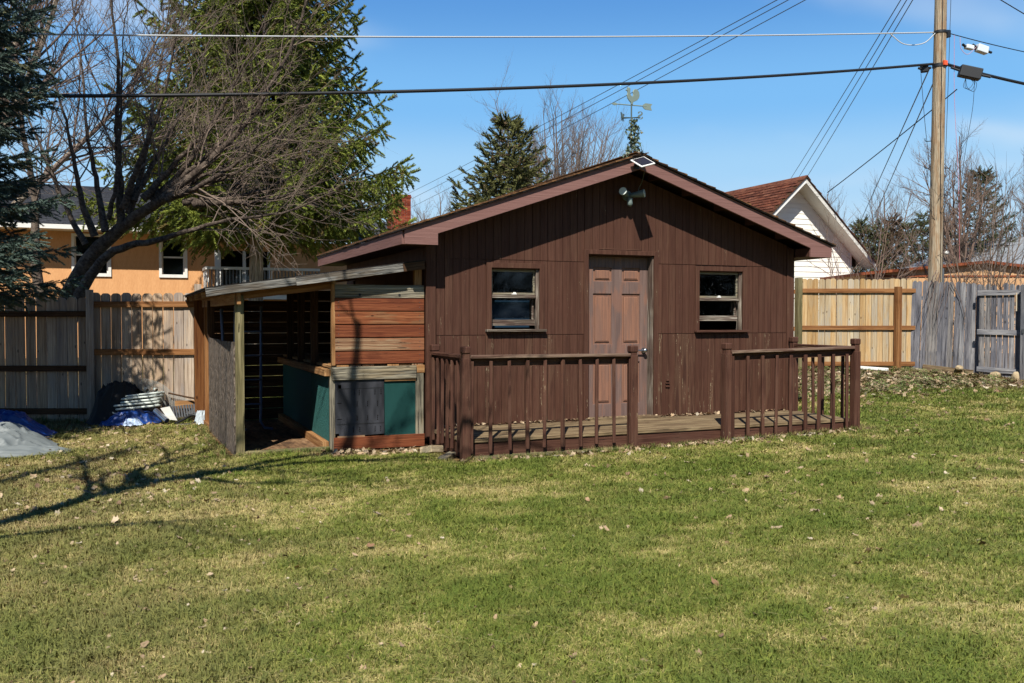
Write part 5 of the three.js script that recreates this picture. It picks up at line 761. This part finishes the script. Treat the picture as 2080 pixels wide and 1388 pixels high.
{ // unseen conifers added to darken the mirrored panes and cut sky light
  const [t0] = conifer('added_conifer', 'dark conifer added behind the viewer to darken panes and cut sky light', [8, 0, 17], { seed: 451, h: 9, R: 3.2, r: .16, y0: .3, per: 8, gap: .5, rise: .3, sag: .12, tip: .2, hang: .1, lat: 1.1, dens: .34, sl: .45, nn: 26, nl: .13, nw: .05, pow: .7, skip: .04, bare: .1, col: greenCol([.03, .042, .016], [.06, .075, .03], [.07, .06, .03]) }, 'conifers added behind the viewer');
  for (const [x, z] of [[13, 16], [18, 14.5], [23, 12], [27, 8.5], [3, 19], [-2, 20], [-8, 18], [-14, 15], [-19, 10]]) { const c = t0.clone(); c.name = numbered('added_conifer'); c.position.set(x, 0, z); c.rotation.y = x; scene.add(c); }
}

// ================================================================ GRASS AND LEAVES
{
  const q = rng(801), P = [], N = [], blade = (x, z, h, w, a, lean) => { const dx = Math.cos(a), dz = Math.sin(a), sx = -dz * w / 2, sz = dx * w / 2; const m = [x + dx * lean * h * .35, h * .6, z + dz * lean * h * .35], t = [x + dx * lean * h, h * (1 - .35 * lean), z + dz * lean * h]; const v = [[x - sx, 0, z - sz], [x + sx, 0, z + sz], [m[0] + sx * .8, m[1], m[2] + sz * .8], [m[0] - sx * .8, m[1], m[2] - sz * .8], t]; const f = [[0, 1, 2], [0, 2, 3], [3, 2, 4]]; for (const k of f) for (const i of k) { P.push(...v[i]); N.push(dx * .25, .95, dz * .25); } };
  for (let k = 0; k < 10; k++) blade((q() - .5) * .06, (q() - .5) * .06, .026 + q() * .03, .0028 + q() * .0014, q() * 6.283, .25 + q() * 1.1);
  const g = new THREE.BufferGeometry(); g.setAttribute('position', new THREE.Float32BufferAttribute(P, 3)); g.setAttribute('normal', new THREE.Float32BufferAttribute(N, 3));
  const ms = [], cs = [], th0 = 22.86 * Math.PI / 180, m = new THREE.Matrix4(), Q = new THREE.Quaternion(), E = new THREE.Euler();
  const D0 = 4700, ring = (r0, r1, n) => {
    for (let i = 0; i < n; i++) {
      const r = r1 < 6.1 ? Math.sqrt(r0 * r0 + q() * (r1 * r1 - r0 * r0)) : r0 * Math.pow(r1 / r0, q()), a = th0 + (q() - .5) * 1.5, x = r * Math.sin(a), z = -r * Math.cos(a);
      if (inside(x, z, .02) || (x < 1.1 && z - .42 * x < -14.2) || (x > 8.5 && z + .42 * (12.5 - x) * -1 < -15.2 && x < 14.7) || x > 15.4) continue;
      const d = dirtAt(x, z); if (q() < d * .86) continue; const s = strawAt(x, z), k = clamp(s + (q() - .5) * .95), v = .75 + q() * .5;
      E.set((q() - .5) * .35, q() * 6.283, (q() - .5) * .35); Q.setFromEuler(E); const sc = (.75 + q() * .6) * (1 + .055 * Math.max(0, r - 5)) * (1 - .25 * s) ;
      ms.push(new THREE.Matrix4().compose(V3(x, ground(x, z) - .003, z), Q, V3(sc, sc * (1 - .25 * (k > .6 ? 1 : 0)) / (1 + .03 * Math.max(0, r - 5)), sc)));
      const c = k < .55 ? mix3([.070, .100, .016], [.135, .150, .030], k / .55) : mix3([.165, .165, .045], [.33, .28, .12], (k - .55) / .45); const e = mix3([c[0] * 1.58, c[1] * 1.52, c[2] * 1.45], [.26, .19, .10], .62 * d); cs.push(e.map(w => w * v));
    }
  };
  ring(2.6, 6, Math.round(D0 * 1.5 * (36 - 6.8) / 2)); ring(6, 20, Math.round(1.5 * D0 * 36 * Math.log(20 / 6)));
  instanced(scene, 'grass', g, new THREE.MeshPhysicalMaterial({ color: 0xffffff, roughness: .7, specularIntensity: .4, side: THREE.DoubleSide }), ms, cs); info(scene.children[scene.children.length - 1], 'short patchy green and straw coloured lawn grass', 'grass'); count.grass = ms.length;
  { // long dry stems lying in the lawn, and rank tufts the mower misses along deck, lean-to and fences
    const strand = new TB(); for (let k = 0; k < 3; k++) { const a = k * 2.1; strand.add([V3(0, .012, 0), V3(.03 * Math.cos(a), .035, .03 * Math.sin(a) + .02), V3(.07 * Math.cos(a), .04, .07 * Math.sin(a) + .05), V3(.13 * Math.cos(a + .3), .022, .13 * Math.sin(a + .3) + .06)], .0011, .0005, 3); }
    const sm = [], sc2 = []; for (let i = 0; i < 1500; i++) { const r = 3 + Math.pow(q(), .8) * 9, a = th0 + (q() - .5) * 1.3, x = r * Math.sin(a), z = -r * Math.cos(a); if (inside(x, z, .05) || z < -14) continue; E.set((q() - .5) * .3, q() * 6.283, (q() - .5) * .3); const k = .35 + q() * .6; sm.push(new THREE.Matrix4().compose(V3(x, ground(x, z), z), new THREE.Quaternion().setFromEuler(E), V3(k, k, k))); const v = .7 + q() * .5; sc2.push([.42 * v, .36 * v, .17 * v]); }
    info(instanced(scene, 'dry_stems', strand.geo(), new THREE.MeshStandardMaterial({ color: 0xffffff, roughness: .8 }), sm, sc2), 'long dry straw stems lying through the lawn', 'straw');
    P.length = N.length = 0; for (let k = 0; k < 14; k++) blade((q() - .5) * .05, (q() - .5) * .05, .06 + q() * .08, .0032 + q() * .0015, q() * 6.283, .2 + q() * .8);
    const tg = new THREE.BufferGeometry(); tg.setAttribute('position', new THREE.Float32BufferAttribute([...P], 3)); tg.setAttribute('normal', new THREE.Float32BufferAttribute([...N], 3));
    const tm = [], tc = [], tuft = (x, z, s) => { E.set((q() - .5) * .4, q() * 6.283, (q() - .5) * .4); tm.push(new THREE.Matrix4().compose(V3(x, ground(x, z) - .004, z), new THREE.Quaternion().setFromEuler(E), V3(s, s, s))); const v = .75 + q() * .5; tc.push((q() < .55 ? [.10, .15, .028] : [.36, .29, .12]).map(c => c * v)); };
    for (let i = 0; i < 520; i++) tuft(3.2 + q() * 5.3, -8.77 + q() * .08, .35 + q() * .5); for (let i = 0; i < 120; i++) tuft(8.5 + q() * .08, -8.8 - q() * 3, .4 + q() * .6); for (let i = 0; i < 160; i++) tuft(1.05 + q() * 1.0, -10.0 + q() * .07, .3 + q() * .5); for (let i = 0; i < 140; i++) { const z = -10 - q() * 3.4; tuft(.98 - .04 * (-10 - z) - q() * .07, z, .35 + q() * .5); }
    for (let i = 0; i < 420; i++) { const t = q(); tuft(-3.4 + t * 4.2, -15.6 + t * 1.75 + q() * .35, .4 + q() * .8); } for (let i = 0; i < 500; i++) { const t = q(); tuft(9.2 + t * 5.4, -15.95 + t * 2.27 + q() * .4, .4 + q() * .8); }
    for (let i = 0; i < 900; i++) { const r = 3 + q() * 8, a = th0 + (q() - .5) * 1.35, x = r * Math.sin(a), z = -r * Math.cos(a); if (!inside(x, z, .05)) tuft(x, z, .3 + q() * .3); }
    info(instanced(scene, 'rank_grass', tg, new THREE.MeshPhysicalMaterial({ color: 0xffffff, roughness: .75, specularIntensity: .4, side: THREE.DoubleSide }), tm, tc), 'taller grass tufts along the deck, lean-to and fences', 'grass');
  }
  // dry leaves
  const leafGeo = (seed) => { const w = rng(seed), n = 7, P2 = [], I = []; P2.push(0, 0, 0); const ln = .5 + .2 * w(); for (let k = 0; k <= 12; k++) { const a = k / 12 * 6.283, rr2 = (1 + .22 * Math.sin(a * 5 + w() * 2)) * (.85 + .3 * w()), x = Math.cos(a) * rr2, z = Math.sin(a) * rr2 * ln; P2.push(x, .35 * x * x * (w() * .6 + .5) + .5 * z * z + (w() - .5) * .15, z); } for (let k = 1; k <= 12; k++) I.push(0, k + 1, k); const G = new THREE.BufferGeometry(); G.setAttribute('position', new THREE.Float32BufferAttribute(P2, 3)); G.setIndex(I); G.computeVertexNormals(); return G; };
  const lg = [1, 2, 3, 4].map(k => leafGeo(900 + k)), lm = [0x94785a, 0xa2886c, 0x785a40, 0xac987e, 0x887666].map(h => new THREE.MeshStandardMaterial({ color: h, roughness: .8, side: THREE.DoubleSide }));
  const spots = [[2.05, -3.25], [3.05, -5.55], [2.93, -4.1], [3.72, -3.55], [4.25, -3.05], [4.42, -3.12], [1.28, -5.55], [1.42, -5.72], [5.6, -5.0], [6.3, -4.5], [4.35, -4.35], [3.6, -7.6], [4.2, -7.9], [5.15, -7.7], [5.3, -6.9], [5.9, -7.8], [6.6, -7.3], [7.2, -7.6], [7.6, -6.9], [8.3, -7.2], [7.0, -6.2], [8.0, -5.9], [8.4, -6.5], [6.9, -8.4], [5.5, -8.4], [4.9, -8.5], [9.4, -6.6], [9.0, -8.2], [2.4, -7.3], [1.7, -6.6], [.9, -5.4], [.3, -6.4], [1.2, -7.6], [-.1, -7.1], [2.8, -8.9], [3.4, -6.5], [4.8, -6.2], [5.8, -6.1]];
  spots.forEach(([x, z], i) => { const o = new THREE.Mesh(lg[i % 4], lm[i % 5]); o.name = numbered('dry_leaf'); const s = .02 + q() * .02; o.scale.set(s, s, s); o.rotation.set((q() - .5) * 1.0, q() * 6.3, (q() - .5) * 1.0); o.position.set(x, ground(x, z) + .035, z); o.castShadow = true; scene.add(o); info(o, 'single curled dry brown leaf lying loose on the lawn', 'leaf', 'dry leaves scattered on the lawn'); });
  const lms = [], lcs = []; const put = (x, z, s, y) => { lms.push(new THREE.Matrix4().compose(V3(x, (y ?? ground(x, z) + .012 + q() * .02), z), new THREE.Quaternion().setFromEuler(new THREE.Euler((q() - .5) * 1.3, q() * 6.3, (q() - .5) * 1.3)), V3(s, s, s))); const k = q(), v = .7 + q() * .6; lcs.push((k < .45 ? [.24, .165, .095] : k < .75 ? [.32, .24, .15] : k < .92 ? [.15, .09, .05] : [.38, .32, .23]).map(c => c * v)); };
  for (let i = 0; i < 3600; i++) { const x = 8.7 + q() * 6.6, z = -10.6 - q() * 4.6, d = sst(-10.6, -12.2, z) * .9 + .1; if (q() < d && z > -15.2 + .42 * (x - 12.5) && x < 15.2) put(x, z, .03 + q() * .03); }
  for (let i = 0; i < 900; i++) { const x = 4 + q() * 9, z = -4 - q() * 7.5; if (!inside(x, z, .03)) put(x, z, .014 + q() * .024); }
  for (let i = 0; i < 300; i++) put(3.1 + q() * 5.4, -8.74 + Math.abs(q() - .5) * .35, .016 + q() * .022);
  for (let i = 0; i < 130; i++) put(1.9 + q() * 1.3, -9.98 + q() * .5, .018 + q() * .02);
  for (let i = 0; i < 900; i++) { const x = -2.2 + q() * 3.1, z = -7.6 - q() * 6; put(x, z, .012 + q() * .018); }
  for (let i = 0; i < 700; i++) { const x = -1.6 + q() * 3.4, z = -3 - q() * 5; put(x, z, .006 + q() * .010); }
  for (let i = 0; i < 160; i++) put(3.3 + q() * 5, -9.97 - q() * .08, .014 + q() * .016, .235);
  for (let i = 0; i < 320; i++) { const r = 3.2 + q() * 6, a = th0 + (q() - .5) * 1.3; put(r * Math.sin(a), -r * Math.cos(a), .008 + q() * .014); }
  instanced(scene, 'leaf_litter', lg[1], new THREE.MeshStandardMaterial({ color: 0xffffff, roughness: .85, side: THREE.DoubleSide }), lms, lcs); info(scene.children[scene.children.length - 1], 'brown dead leaf litter strewn along fences, deck and lawn', 'leaves');
  const gp = []; for (let k = 0; k < 14; k++) { const a = q() * 6.28, r = .02 + q() * .06, h = .03 + q() * .05; const x = Math.cos(a) * r, z = Math.sin(a) * r; gp.push(x - .014, h, z, x + .014, h + .006, z, x, h + .01, z + .03); } const gg = new THREE.BufferGeometry(); gg.setAttribute('position', new THREE.Float32BufferAttribute(gp, 3)); gg.computeVertexNormals();
  const gms = [], gcs = []; for (let i = 0; i < 1500; i++) { const x = 8.8 + q() * 6.4, z = -11.4 - q() * 3.6; if (z > -15.2 + .42 * (x - 12.5) && x < 15.2) { gms.push(new THREE.Matrix4().compose(V3(x, ground(x, z) - .01, z), new THREE.Quaternion().setFromEuler(new THREE.Euler(0, q() * 6.3, 0)), V3(1, .8 + q() * .5, 1))); const v = .6 + q() * .7; gcs.push((q() < .6 ? [.12, .15, .04] : [.17, .13, .065]).map(c => c * v)); } }
  instanced(scene, 'ground_cover', gg, new THREE.MeshStandardMaterial({ color: 0xffffff, roughness: .8, side: THREE.DoubleSide }), gms, gcs); info(scene.children[scene.children.length - 1], 'low leafy ground cover below the tan and grey fences', 'ground cover');
}
console.log(JSON.stringify(count));
renderer.render(scene, camera);
